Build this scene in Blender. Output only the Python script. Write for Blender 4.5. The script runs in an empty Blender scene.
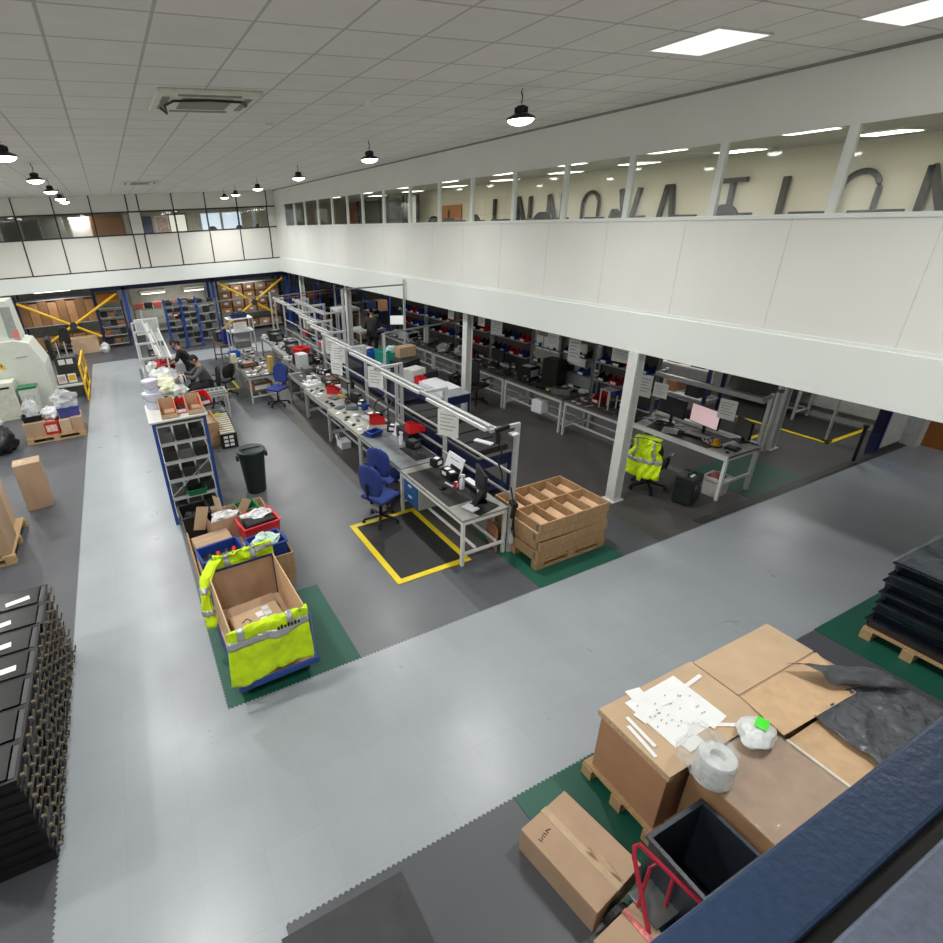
LAMP_W, BAY_W, STORE_W, OFF_W, EXPOSURE = 76, 25, 24, 30, 0.0
import math
SPREAD = math.radians(158)
import bpy, bmesh, math, random
from mathutils import Vector, Matrix, Euler, noise
random.seed(11)
PI = math.pi
scene = bpy.context.scene
COL = scene.collection

# ------------------------------------------------------------------ materials
def lin(c):
    c = c / 255.0
    return c / 12.92 if c <= 0.04045 else ((c + 0.055) / 1.055) ** 2.4

_M = {}
def mat(name, rgb, rough=0.55, metal=0.0, noise=0.10, scale=9.0, bump=0.0, stretch=(1, 1, 1), coat=0.0):
    """procedural surface: a noise-driven tint around the colour, optional bump"""
    if name in _M:
        return _M[name]
    m = bpy.data.materials.new(name); m.use_nodes = True
    nt = m.node_tree; b = nt.nodes['Principled BSDF']
    b.inputs['Roughness'].default_value = rough
    b.inputs['Metallic'].default_value = metal
    b.inputs['Coat Weight'].default_value = coat
    tc = nt.nodes.new('ShaderNodeTexCoord'); mp = nt.nodes.new('ShaderNodeMapping')
    mp.inputs['Scale'].default_value = stretch
    nz = nt.nodes.new('ShaderNodeTexNoise'); nz.inputs['Scale'].default_value = scale; nz.inputs['Detail'].default_value = 4
    rp = nt.nodes.new('ShaderNodeValToRGB')
    c = [lin(x) for x in rgb]
    rp.color_ramp.elements[0].position = 0.3; rp.color_ramp.elements[1].position = 0.7
    rp.color_ramp.elements[0].color = (*[max(0, x * (1 - noise)) for x in c], 1)
    rp.color_ramp.elements[1].color = (*[min(1, x * (1 + noise)) for x in c], 1)
    L = nt.links.new
    L(tc.outputs['Object'], mp.inputs['Vector']); L(mp.outputs['Vector'], nz.inputs['Vector'])
    L(nz.outputs['Fac'], rp.inputs['Fac']); L(rp.outputs['Color'], b.inputs['Base Color'])
    if bump:
        bp = nt.nodes.new('ShaderNodeBump'); bp.inputs['Strength'].default_value = bump; bp.inputs['Distance'].default_value = 0.01
        L(nz.outputs['Fac'], bp.inputs['Height']); L(bp.outputs['Normal'], b.inputs['Normal'])
    _M[name] = m
    return m

def emit(name, rgb, strength):
    if name in _M: return _M[name]
    m = bpy.data.materials.new(name); m.use_nodes = True
    b = m.node_tree.nodes['Principled BSDF']
    b.inputs['Base Color'].default_value = (0.8, 0.8, 0.8, 1)
    b.inputs['Emission Color'].default_value = (*[lin(x) for x in rgb], 1)
    b.inputs['Emission Strength'].default_value = strength
    _M[name] = m
    return m

def clear(name, tint, gloss_mix=0.08, rough=0.03):
    """thin pane or film: transparent mixed with a glossy sheen"""
    if name in _M: return _M[name]
    m = bpy.data.materials.new(name); m.use_nodes = True
    nt = m.node_tree; nt.nodes.remove(nt.nodes['Principled BSDF'])
    o = nt.nodes['Material Output']
    t = nt.nodes.new('ShaderNodeBsdfTransparent'); t.inputs['Color'].default_value = (*tint, 1)
    g = nt.nodes.new('ShaderNodeBsdfGlossy'); g.inputs['Roughness'].default_value = rough
    x = nt.nodes.new('ShaderNodeMixShader'); x.inputs['Fac'].default_value = gloss_mix
    nt.links.new(t.outputs[0], x.inputs[1]); nt.links.new(g.outputs[0], x.inputs[2]); nt.links.new(x.outputs[0], o.inputs['Surface'])
    _M[name] = m
    return m

def film(name, rgb, alpha, rough=0.25, bump=0.5, scale=18):
    """crinkled plastic film, partly see-through"""
    if name in _M: return _M[name]
    m = mat(name, rgb, rough, 0, 0.15, scale, bump)
    m.node_tree.nodes['Principled BSDF'].inputs['Alpha'].default_value = alpha
    return m

WHITE = mat('white powder coat', (222, 224, 220), 0.4, 0, .03)
LGREY = mat('light grey metal', (178, 181, 180), 0.4, 0.0, .06)
ALU = mat('aluminium profile', (196, 199, 200), 0.35, 0.35, .05, 20, 0, (1, 1, 6))
STEEL = mat('dull steel', (130, 132, 132), 0.4, 0.6, .1)
CHROME = mat('bright chrome', (200, 202, 204), 0.2, 0.9, .03)
GREYTOP = mat('worn grey laminate', (141, 141, 136), 0.35, 0, .16, 5)
DKTOP = mat('dark grey laminate', (84, 83, 80), 0.45, 0, .12, 6)
WHTOP = mat('white laminate', (205, 206, 203), 0.35, 0, .04)
BLACK = mat('black plastic', (18, 18, 20), 0.4, 0, .2)
BLACKM = mat('black matte', (30, 30, 31), 0.75, 0, .2)
ESD = mat('black rubber mat', (38, 38, 39), 0.6, 0, .15, 14)
RUBBER = mat('dark rubber', (52, 53, 55), 0.65, 0, .18, 7, .15)
BLUE = mat('blue fabric', (38, 58, 128), 0.85, 0, .12, 40, .1)
BLUEP = mat('blue plastic', (27, 58, 138), 0.4, 0, .08)
RACKB = mat('blue rack steel', (28, 66, 142), 0.45, 0, .1)
DRAWB = mat('blue drawer steel', (26, 88, 150), 0.4, 0, .06)
NAVY = mat('navy steel', (26, 35, 78), 0.5, 0, .1)
TEAL = mat('teal plastic', (36, 150, 132), 0.4, 0, .06)
RED = mat('red plastic', (206, 30, 34), 0.4, 0, .08)
REDM = mat('red painted steel', (172, 36, 58), 0.35, 0, .08)
GREENP = mat('green plastic', (24, 108, 66), 0.4, 0, .08)
YEL = mat('yellow paint', (222, 176, 22), 0.45, 0, .08)
YELT = mat('yellow edge rubber', (226, 202, 22), 0.5, 0, .06)
HIVIS = mat('fluorescent yellow cloth', (205, 238, 8), 0.7, 0, .10, 14, .35)
SILV = mat('silver reflective tape', (176, 180, 180), 0.3, 0.35, .06, 30)
CARD = mat('brown cardboard', (172, 144, 118), 0.75, 0, .08, 5, 0, (1, 1, .4))
CARD2 = mat('tan cardboard', (192, 165, 134), 0.75, 0, .07, 4)
CARDD = mat('dark cardboard', (140, 102, 68), 0.8, 0, .1, 5)
TAPE = mat('clear brown tape', (186, 160, 128), 0.2, 0, .1)
WOOD = mat('pale pine', (182, 150, 110), 0.65, 0, .14, 6, .05, (1, 8, 8))
PLY = mat('pale plywood', (204, 168, 132), 0.6, 0, .1, 5, 0, (1, 1, 6))
PAPER = mat('white paper', (232, 233, 232), 0.7, 0, .03)
PAPERG = mat('grey print', (150, 152, 155), 0.7, 0, .3, 60)
WPLAS = mat('white plastic', (222, 224, 230), 0.4, 0, .04)
LILAC = mat('pale lilac plastic', (206, 208, 226), 0.45, 0, .04)
CREAM = mat('off white machine paint', (205, 210, 200), 0.4, 0, .03)
SCREEN = emit('screen glow pink', (226, 180, 186), 0.55)
SCREENG = mat('dark screen', (58, 60, 62), 0.2, 0, .2)
BAGC = film('clear plastic bag', (226, 230, 232), 0.38, .18, .8, 26)
BAGW = film('white plastic bag', (228, 232, 232), 0.82, .3, .7, 18)
GLASS = clear('window glass', (0.93, 0.95, 0.94), 0.07)
GBLUE = clear('blue tinted glass', (0.45, 0.55, 0.75), 0.12)
COPPER = mat('copper parts', (150, 104, 74), 0.4, .4, .3, 30)
SKIN = mat('skin', (190, 138, 116), 0.55, 0, .06)
HAIR = mat('dark hair', (28, 23, 21), 0.7, 0, .2, 40)
GREYCL = mat('grey sweatshirt', (86, 86, 86), 0.9, 0, .12, 30, .2)
DKCL = mat('dark trousers', (40, 41, 46), 0.9, 0, .12, 30, .1)
WOODD = mat('orange brown veneer', (166, 102, 44), 0.5, 0, .12, 5, 0, (1, 1, .2))
BEIGE = mat('beige wall paint', (202, 198, 178), 0.8, 0, .02, 2)

# ------------------------------------------------------------------ mesh builder
class MB:
    def __init__(s): s.v = []; s.f = []; s.m = []
    def add(s, vs, fs, m=0):
        n = len(s.v); s.v += [tuple(p) for p in vs]
        for f in fs: s.f.append([i + n for i in f]); s.m.append(m)
        return s
    def box(s, x0, x1, y0, y1, z0, z1, m=0, M=None):
        vs = [(x, y, z) for z in (z0, z1) for y in (y0, y1) for x in (x0, x1)]
        if M is not None: vs = [M @ Vector(p) for p in vs]
        return s.add(vs, [(0, 2, 3, 1), (4, 5, 7, 6), (0, 1, 5, 4), (2, 6, 7, 3), (0, 4, 6, 2), (1, 3, 7, 5)], m)
    def rbox(s, cx, cy, z0, sx, sy, sz, rz=0, m=0):
        M = Matrix.Translation((cx, cy, z0)) @ Matrix.Rotation(rz, 4, 'Z')
        return s.box(-sx/2, sx/2, -sy/2, sy/2, 0, sz, m, M)
    def bar(s, p0, p1, w, h=None, m=0, up=(0, 0, 1)):
        h = h or w; p0 = Vector(p0); p1 = Vector(p1); d = (p1 - p0)
        L = d.length; d.normalize(); u = Vector(up)
        if abs(d.dot(u)) > .98: u = Vector((0, 1, 0))
        a = d.cross(u).normalized(); b = a.cross(d).normalized()
        vs = []
        for q in (p0, p1):
            for sa, sb in ((-1, -1), (1, -1), (1, 1), (-1, 1)): vs.append(q + a * sa * w / 2 + b * sb * h / 2)
        return s.add(vs, [(0, 1, 2, 3), (7, 6, 5, 4), (0, 4, 5, 1), (1, 5, 6, 2), (2, 6, 7, 3), (3, 7, 4, 0)], m)
    def cyl(s, p0, p1, r, r2=None, n=14, m=0):
        r2 = r if r2 is None else r2
        p0 = Vector(p0); p1 = Vector(p1); d = (p1 - p0).normalized(); u = Vector((0, 0, 1))
        if abs(d.dot(u)) > .98: u = Vector((1, 0, 0))
        a = d.cross(u).normalized(); b = a.cross(d)
        vs = [q + (a * math.cos(2*PI*k/n) + b * math.sin(2*PI*k/n)) * rr for q, rr in ((p0, r), (p1, r2)) for k in range(n)]
        fs = [(k, (k+1) % n, n + (k+1) % n, n + k) for k in range(n)] + [tuple(range(n))[::-1], tuple(range(n, 2*n))]
        return s.add(vs, fs, m)
    def tube(s, pts, r, n=8, m=0):
        pts = [Vector(p) for p in pts]; rings = []
        for i, p in enumerate(pts):
            d = (pts[min(i+1, len(pts)-1)] - pts[max(i-1, 0)]).normalized(); u = Vector((0, 0, 1))
            if abs(d.dot(u)) > .95: u = Vector((.3, 1, 0)).normalized()
            a = d.cross(u).normalized(); b = a.cross(d)
            rings.append([p + (a*math.cos(2*PI*k/n) + b*math.sin(2*PI*k/n)) * r for k in range(n)])
        vs = [v for g in rings for v in g]; fs = []
        for i in range(len(pts)-1):
            for k in range(n): fs.append((i*n+k, i*n+(k+1) % n, (i+1)*n+(k+1) % n, (i+1)*n+k))
        fs += [tuple(range(n))[::-1], tuple(range(len(vs)-n, len(vs)))]
        return s.add(vs, fs, m)
    def lathe(s, cx, cy, prof, n=20, m=0, closed=True):
        vs = [(cx + r*math.cos(2*PI*k/n), cy + r*math.sin(2*PI*k/n), z) for r, z in prof for k in range(n)]
        fs = []
        for i in range(len(prof)-1):
            for k in range(n): fs.append((i*n+k, i*n+(k+1) % n, (i+1)*n+(k+1) % n, (i+1)*n+k))
        if closed: fs += [tuple(range(n))[::-1], tuple(range(len(vs)-n, len(vs)))]
        return s.add(vs, fs, m)
    def prism(s, poly, a0, a1, axis='z', m=0):
        n = len(poly)
        def P(u, v, a): return {'z': (u, v, a), 'y': (u, a, v), 'x': (a, u, v)}[axis]
        vs = [P(u, v, a) for a in (a0, a1) for u, v in poly]
        return s.add(vs, [tuple(range(n))[::-1], tuple(range(n, 2*n))] + [(k, (k+1) % n, n + (k+1) % n, n + k) for k in range(n)], m)
    def grid(s, fn, nu, nv, m=0):
        vs = [fn(i/(nu-1), j/(nv-1)) for j in range(nv) for i in range(nu)]
        fs = [(j*nu+i, j*nu+i+1, (j+1)*nu+i+1, (j+1)*nu+i) for j in range(nv-1) for i in range(nu-1)]
        return s.add(vs, fs, m)
    def tub(s, sx, sy, h, t=.012, taper=.04, z0=0, cx=0, cy=0, rim=.015, m=0):
        """open container: tapered walls, floor, inside and a turned rim"""
        def ring(ax, ay, z): return [(cx-ax/2, cy-ay/2, z), (cx+ax/2, cy-ay/2, z), (cx+ax/2, cy+ay/2, z), (cx-ax/2, cy+ay/2, z)]
        q = 1 - taper * 2
        R = [ring(sx*q, sy*q, z0), ring(sx, sy, z0+h-.02), ring(sx+2*rim, sy+2*rim, z0+h-.02), ring(sx+2*rim, sy+2*rim, z0+h),
             ring(sx-2*t, sy-2*t, z0+h), ring(sx*q-2*t, sy*q-2*t, z0+t)]
        vs = [v for r in R for v in r]; fs = [(3, 2, 1, 0)]
        for i in range(len(R)-1):
            for k in range(4): fs.append((i*4+k, i*4+(k+1) % 4, (i+1)*4+(k+1) % 4, (i+1)*4+k))
        n = (len(R)-1)*4; fs.append((n, n+1, n+2, n+3))
        return s.add(vs, fs, m)
    def blob(s, cx, cy, cz, rx, ry, rz, amp=.2, nu=18, nv=12, seed=0, m=0, flat=True):
        rnd = random.Random(seed); ph = [rnd.uniform(0, 6.28) for _ in range(8)]
        vs = []; fs = []
        for j in range(nv+1):
            th = PI*j/nv
            for i in range(nu):
                a = 2*PI*i/nu
                k = 1 + amp*(.45*math.sin(3*a+ph[0]+2*th) + .35*math.sin(5*a+ph[1]-3*th) + .3*math.sin(7*th+ph[2]+2*a) + rnd.uniform(-.35, .35)*(0 < j < nv))
                x = rx*k*math.sin(th)*math.cos(a); y = ry*k*math.sin(th)*math.sin(a); z = rz*k*math.cos(th)
                if flat: z = max(z, -rz*.8)
                vs.append((cx+x, cy+y, cz+z))
        for j in range(nv):
            for i in range(nu): fs.append((j*nu+i, (j+1)*nu+i, (j+1)*nu+(i+1) % nu, j*nu+(i+1) % nu))
        return s.add(vs, fs, m)
    def mesh(s, name, bevel=0, seg=2, smooth=False, merge=True):
        me = bpy.data.meshes.new(name); me.from_pydata(s.v, [], s.f)
        me.polygons.foreach_set('material_index', s.m)
        bm = bmesh.new(); bm.from_mesh(me)
        if merge: bmesh.ops.remove_doubles(bm, verts=bm.verts, dist=1e-5)
        bmesh.ops.recalc_face_normals(bm, faces=bm.faces)
        if bevel:
            ed = [e for e in bm.edges if len(e.link_faces) == 2 and e.calc_face_angle(0) > .6]
            bmesh.ops.bevel(bm, geom=ed, offset=bevel, segments=seg, affect='EDGES', profile=.5, clamp_overlap=True)
        if smooth:
            for f in bm.faces: f.smooth = True
            for e in bm.edges:
                if len(e.link_faces) == 2 and e.calc_face_angle(0) > .7: e.smooth = False
        bm.to_mesh(me); bm.free()
        return me
    def build(s, name, m, parent=None, bevel=0, smooth=False, seg=2, loc=None, rz=0, solid=0):
        me = s.mesh(name, bevel, seg, smooth)
        for q in (m if isinstance(m, (list, tuple)) else [m]): me.materials.append(q)
        o = bpy.data.objects.new(name, me); COL.objects.link(o)
        if parent is not None: o.parent = parent
        if loc is not None: o.location = loc
        if rz: o.rotation_euler = (0, 0, rz)
        if solid:
            md = o.modifiers.new('thickness', 'SOLIDIFY'); md.thickness = solid
        return o

def B(): return MB()
def tag(o, label, cat, group=None, kind=None):
    o['label'] = label; o['category'] = cat
    if group: o['group'] = group
    if kind: o['kind'] = kind
    return o
def thing(name, label, cat, loc=(0, 0, 0), rz=0, group=None):
    o = bpy.data.objects.new(name, None); COL.objects.link(o)
    o.empty_display_size = .1; o.location = loc; o.rotation_euler = (0, 0, rz)
    return tag(o, label, cat, group)
def struct(mb, name, m, parent=None, bevel=0, smooth=False):
    o = mb.build(name, m, parent, bevel, smooth)
    if parent is None: o['kind'] = 'structure'
    return o
KIDS = {}
def kids(o): return [c for c in COL.objects if c.parent == o]
def dup(root, loc=None, rz=None, label=None, group=None):
    ch = KIDS.get(root.name)
    if ch is None:
        ch = [(c, kids(c)) for c in kids(root)]; KIDS[root.name] = ch
    r = root.copy(); COL.objects.link(r)
    if loc is not None: r.location = loc
    if rz is not None: r.rotation_euler = (0, 0, rz)
    if label: r['label'] = label
    if group: r['group'] = group
    for c, gs in ch:
        d = c.copy(); COL.objects.link(d); d.parent = r
        for g in gs:
            e = g.copy(); COL.objects.link(e); e.parent = d
    return r
# ------------------------------------------------------------------ camera
f_px, cx, cy = 524.752, 373.560, 470.925
Rw = Matrix(((0.9036926557573399, -0.4256145695071982, -0.04681690029730445),
             (-0.2244610370505032, -0.37778154561151744, -0.898275206516124),
             (0.364632454365294, 0.8222732769697522, -0.4369322959051743)))   # world -> camera (x right, y down, z forward)
cam_d = bpy.data.cameras.new('camera'); cam = bpy.data.objects.new('camera', cam_d); COL.objects.link(cam)
cam_d.sensor_width = 36; cam_d.lens = 36 * f_px / 943
cam_d.shift_x = (471.5 - cx) / 943; cam_d.shift_y = (cy - 471.5) / 943
cam_d.clip_start = .02; cam_d.clip_end = 200
Wc = Rw.transposed() @ Matrix(((1, 0, 0), (0, -1, 0), (0, 0, -1)))
cam.matrix_world = Matrix.Translation((0, 0, 4.5)) @ Wc.to_4x4()
scene.camera = cam

# ------------------------------------------------------------------ floor
def floor_mat(name, rgb, rough, noise, tile=True, gloss_var=.08):
    m = mat(name, rgb, rough, 0, noise, 1.3)
    nt = m.node_tree; b = nt.nodes['Principled BSDF']; L = nt.links.new
    n2 = nt.nodes.new('ShaderNodeTexNoise'); n2.inputs['Scale'].default_value = 2.2; n2.inputs['Detail'].default_value = 3
    tc = nt.nodes['Texture Coordinate']; L(tc.outputs['Object'], n2.inputs['Vector'])
    mr = nt.nodes.new('ShaderNodeMapRange'); mr.inputs['To Min'].default_value = rough - gloss_var; mr.inputs['To Max'].default_value = rough + gloss_var
    L(n2.outputs['Fac'], mr.inputs['Value']); L(mr.outputs['Result'], b.inputs['Roughness'])
    bp = nt.nodes.new('ShaderNodeBump'); bp.inputs['Strength'].default_value = .10; bp.inputs['Distance'].default_value = .02
    L(n2.outputs['Fac'], bp.inputs['Height']); L(bp.outputs['Normal'], b.inputs['Normal'])
    if tile:   # faint interlocking tile joints every half metre
        br = nt.nodes.new('ShaderNodeTexBrick'); br.offset = 0; br.squash = 1
        br.inputs['Scale'].default_value = 1; br.inputs['Mortar Size'].default_value = .004; br.inputs['Mortar Smooth'].default_value = .2
        br.inputs['Brick Width'].default_value = .5; br.inputs['Row Height'].default_value = .5
        br.inputs['Color1'].default_value = (1, 1, 1, 1); br.inputs['Color2'].default_value = (.96, .96, .96, 1); br.inputs['Mortar'].default_value = (.92, .92, .92, 1)
        mx = nt.nodes.new('ShaderNodeMix'); mx.data_type = 'RGBA'; mx.blend_type = 'MULTIPLY'; mx.inputs['Factor'].default_value = 1
        mp2 = nt.nodes.new('ShaderNodeMapping'); mp2.inputs['Location'].default_value = (.44, -.15, 0)
        L(tc.outputs['Object'], mp2.inputs['Vector']); L(mp2.outputs['Vector'], br.inputs['Vector'])
        rp = nt.nodes['Color Ramp']; L(rp.outputs['Color'], mx.inputs[6]); L(br.outputs['Color'], mx.inputs[7])
        for l in list(nt.links):
            if l.to_socket == b.inputs['Base Color']: nt.links.remove(l)
        L(mx.outputs[2], b.inputs['Base Color'])
    return m
F_DARK = floor_mat('dark grey floor tile', (78, 80, 86), .42, .05)
F_LIGHT = floor_mat('light grey walkway tile', (152, 158, 164), .31, .05)
F_MID = floor_mat('mid grey floor tile', (97, 100, 104), .34, .06)
F_GREEN = floor_mat('green floor tile', (22, 84, 68), .45, .05)
F_UNDER = floor_mat('charcoal floor tile', (78, 75, 74), .5, .07)

struct(B().box(-6, 13.6, -1.2, 29, -.1, 0), 'floor', F_DARK)
def teeth(a, b, fixed, axis, amp=.010, pitch=.022):
    """saw-tooth joint of interlocking tiles along one edge"""
    n = max(2, int(abs(b - a) / pitch)); out = []
    for i in range(n + 1):
        t = a + (b - a) * i / n; w = amp if i % 2 else -amp
        out.append((t, fixed + w) if axis == 'x' else (fixed + w, t))
    return out
def zone(name, mtl, x0, x1, y0, y1, z, jag='', pitch=.022):
    p = []
    p += teeth(x0, x1, y0, 'x', pitch=pitch) if 's' in jag else [(x0, y0), (x1, y0)]
    p += teeth(y0, y1, x1, 'y', pitch=pitch)[1:] if 'e' in jag else [(x1, y1)]
    p += teeth(x1, x0, y1, 'x', pitch=pitch)[1:] if 'n' in jag else [(x0, y1)]
    if 'w' in jag: p += teeth(y1, y0, x0, 'y', pitch=pitch)[1:-1]
    return struct(B().prism(p, -.005, z), name, mtl)
zone('floor_cell', F_MID, .07, 3.2, 4.15, 20.2, .002)
zone('floor_strip', F_UNDER, 3.2, 6.4, 5.2, 20.0, .003)
zone('floor_bay', F_UNDER, 6.4, 13.6, 4.15, 24, .002)
zone('floor_walkway', F_LIGHT, .07, 13.55, 2.11, 4.15, .004, 'ns')
zone('floor_aisle', F_LIGHT, -1.44, .07, -.5, 22.1, .004, 'w')
zone('floor_crossing', F_LIGHT, .07, 6.4, 20.2, 22.0, .004)
def green(x0, x1, y0, y1, jag=''): return zone('floor_green', F_GREEN, x0, x1, y0, y1, .006, jag)
green(.07, 1.57, 4.15, 5.65, 'ws')
green(4.15, 5.65, 4.15, 5.65, 's')
green(2.08, 5.2, .4, 2.11, 'n')
green(6.35, 7.9, .4, 2.11, 'n')
green(8.7, 10.2, 4.15, 5.5)
struct(B().box(3.15, 3.55, 21.9, 22.6, 0, .008), 'floor_marking', mat('red floor marking', (190, 44, 40), .5))

# ------------------------------------------------------------------ ceiling with tile grid
CEIL = mat('ceiling tile', (231, 226, 221), .85, 0, .03, 3)
nt = CEIL.node_tree; b_ = nt.nodes['Principled BSDF']
br = nt.nodes.new('ShaderNodeTexBrick'); br.offset = 0; br.squash = 1
br.inputs['Scale'].default_value = 1; br.inputs['Mortar Size'].default_value = .012; br.inputs['Mortar Smooth'].default_value = .1
br.inputs['Brick Width'].default_value = .62; br.inputs['Row Height'].default_value = .62
br.inputs['Color1'].default_value = (1, 1, 1, 1); br.inputs['Color2'].default_value = (.93, .95, .93, 1); br.inputs['Mortar'].default_value = (.62, .64, .63, 1)
mp_ = nt.nodes.new('ShaderNodeMapping'); mp_.inputs['Location'].default_value = (.06, .18, 0)
nt.links.new(nt.nodes['Texture Coordinate'].outputs['Object'], mp_.inputs['Vector']); nt.links.new(mp_.outputs['Vector'], br.inputs['Vector'])
mx = nt.nodes.new('ShaderNodeMix'); mx.data_type = 'RGBA'; mx.blend_type = 'MULTIPLY'; mx.inputs['Factor'].default_value = 1
nt.links.new(nt.nodes['Color Ramp'].outputs['Color'], mx.inputs[6]); nt.links.new(br.outputs['Color'], mx.inputs[7])
nt.links.new(mx.outputs[2], b_.inputs['Base Color'])
struct(B().box(-6, 6.75, -1.2, 24.1, 5.65, 5.75), 'ceiling', CEIL)

# ------------------------------------------------------------------ walls
WALL = mat('warm white wall paint', (227, 228, 223), .7, 0, .02, 1.2)
WALLB = mat('bright white fascia paint', (226, 231, 227), .55, 0, .015, 1)
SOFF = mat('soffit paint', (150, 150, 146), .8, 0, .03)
XW = 6.75; ZB, ZT, Z0, Z1, ZC = 2.5, 3.06, 4.29, 5.07, 5.65
struct(B().box(XW - .03, XW + .25, .1, 24.3, ZB, ZT), 'trim_1', WALLB, bevel=.006)
struct(B().box(XW, XW + .05, .1, 24.15, ZT, Z0).box(XW, XW + .05, .1, 24.15, Z1, ZC), 'wall_right', WALL)
struct(B().box(XW - .012, XW, .1, 24.02, ZT, ZT + .035), 'trim_2', WALLB)
struct(B().box(XW - .012, XW, .1, 24.02, ZC - .03, ZC), 'trim_3', mat('grey ceiling trim', (140, 140, 134), .7))  # thin grey strip where the wall meets the ceiling
mull = [.92, 2.17, 3.42, 4.70, 5.98, 7.21, 8.46, 9.75, 10.97, 12.29, 13.71, 15.06, 16.17, 17.42, 18.75, 20.14, 21.4, 22.68]
struct(B().box(XW - .02, XW + .1, .1, 24.02, Z0 - .03, Z0 + .012), 'trim_4', WALLB)
struct(B().box(XW, XW + .05, .1, .86, Z0, Z1).box(XW, XW + .05, 22.74, 24.15, Z0, Z1), 'wall_right_end', WALL)
for i in range(len(mull) - 1):
    a, b = mull[i], mull[i + 1]
    w = bpy.data.objects.new(f'window_{i+1}', None); COL.objects.link(w); w.location = (XW, (a + b) / 2, Z0); w['kind'] = 'structure'
    h = (b - a) / 2; zz = Z1 - Z0
    B().box(-.008, .05, h - .042, h + .042, 0, zz).build('mullion', WALLB, w)
    if i == 0: B().box(-.008, .05, -h - .042, -h + .042, 0, zz).build('mullion', WALLB, w)
    B()  .box(.02, .026, -h + .042, h - .042, .01, zz).build('pane', GLASS, w)
sm = B()
for y in [1.25*q for q in range(1, 19)]: sm.box(XW - .003, XW, y - .004, y + .004, ZT + .04, Z0 - .03)
struct(sm, 'trim_19', mat('panel seam', (211, 212, 203), .7))
# far wall
YF = 24.02
struct(B().box(-6, XW, YF - .03, YF + .25, 2.49, 3.04), 'trim_5', WALLB, bevel=.006)
struct(B().box(-6, XW, YF, YF + .1, 3.04, 4.28).box(-6, XW, YF, YF + .1, 5.06, ZC), 'wall_far', mat('pale wall panel', (222, 220, 212), .6, 0, .02, 1))
DKTR = mat('dark anodised strip', (48, 48, 52), .5, 0, .1)
st = B()
for z, h in ((3.06, .05), (4.28, .05), (5.06, .05)): st.box(-6, XW, YF - .02, YF, z - h/2, z + h/2)
struct(st, 'trim_6', DKTR)
vx = [-5.19, -3.94, -2.68, -1.43, -.2, 1.05, 1.45, 2.70, 3.94, 5.18, 6.42]
sv = B()
for x in vx: sv.box(x - .022, x + .022, YF - .015, YF, 3.06, 4.28).box(x - .022, x + .022, YF - .015, YF, 5.06, ZC)
struct(sv, 'trim_7', DKTR)
struct(B().box(1.05, 1.45, YF - .01, YF + .12, 4.28, 5.06), 'wall_far_pier', mat('pale wall panel', (0, 0, 0)))
struct(B().box(6.42, XW, YF, YF + .1, 4.28, 5.06), 'wall_far_end', mat('pale wall panel', (0, 0, 0)))
k = len(mull)
for a, b in zip(vx[:-1], vx[1:]):
    if a == 1.05: continue
    w = bpy.data.objects.new(f'window_{k}', None); COL.objects.link(w); w.location = ((a + b) / 2, YF, 4.28); w['kind'] = 'structure'; k += 1
    h = (b - a) / 2
    B().box(-h, -h + .03, -.015, .06, .02, .76).box(h - .03, h, -.015, .06, .02, .76).build('window_frame', DKTR, w)
    B().box(-h + .03, h - .03, .03, .036, .02, .76).build('pane', GLASS, w)
# closing walls that the picture only sees by their light
struct(B().box(-6.1, -6, -1.2, 29, 0, ZC), 'wall_left', WALL)
struct(B().box(-6, XW, -.02, .13, 2.5, 3.52).box(-6, -1.2, -.02, .13, 3.52, ZC).box(-6, XW, -1.3, -1.2, 0, ZC), 'wall_near', WALL)
struct(B().box(-6, 13.6, 28.6, 28.7, 0, 2.6), 'wall_store', mat('store wall paint', (176, 178, 168), .8))
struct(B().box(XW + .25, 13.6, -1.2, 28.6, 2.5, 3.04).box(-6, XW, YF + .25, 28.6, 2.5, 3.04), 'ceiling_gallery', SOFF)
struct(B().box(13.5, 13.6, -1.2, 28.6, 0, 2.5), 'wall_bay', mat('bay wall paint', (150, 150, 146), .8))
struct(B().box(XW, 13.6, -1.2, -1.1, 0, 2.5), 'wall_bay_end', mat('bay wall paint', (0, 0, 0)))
# window ledge the picture is taken over (dark blue steel, groove for the glass)
SILL = mat('navy hammered paint', (44, 63, 92), .36, 0, .12, 60, .18)
struct(B().box(-3, 4.5, .098, .185, 3.5, 3.6), 'trim_8', SILL, bevel=.006)
struct(B().box(-3, 4.5, .078, .098, 3.5, 3.588), 'trim_9', BLACK)
struct(B().box(-3, 4.5, -.05, .078, 3.5, 3.6), 'trim_10', mat('pale blue hammered paint', (104, 112, 130), .36, 0, .14, 60, .2), bevel=.005)

# columns
for (x, y, n) in ((6.78, 5.40, 11), (7.0, 10.1, 12), (7.05, 17.3, 13), (10.95, 5.4, 14), (7.05, 22.3, 15)):
    c = struct(B().box(x - .085, x - .06, y - .085, y + .085, .02, 2.5).box(x + .06, x + .085, y - .085, y + .085, .02, 2.5).box(x - .06, x + .06, y - .015, y + .015, .02, 2.5)
               .box(x - .13, x + .13, y - .12, y + .12, 0, .025), f'column', mat('white column paint', (214, 216, 214), .45, 0, .03), bevel=.004)

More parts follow.
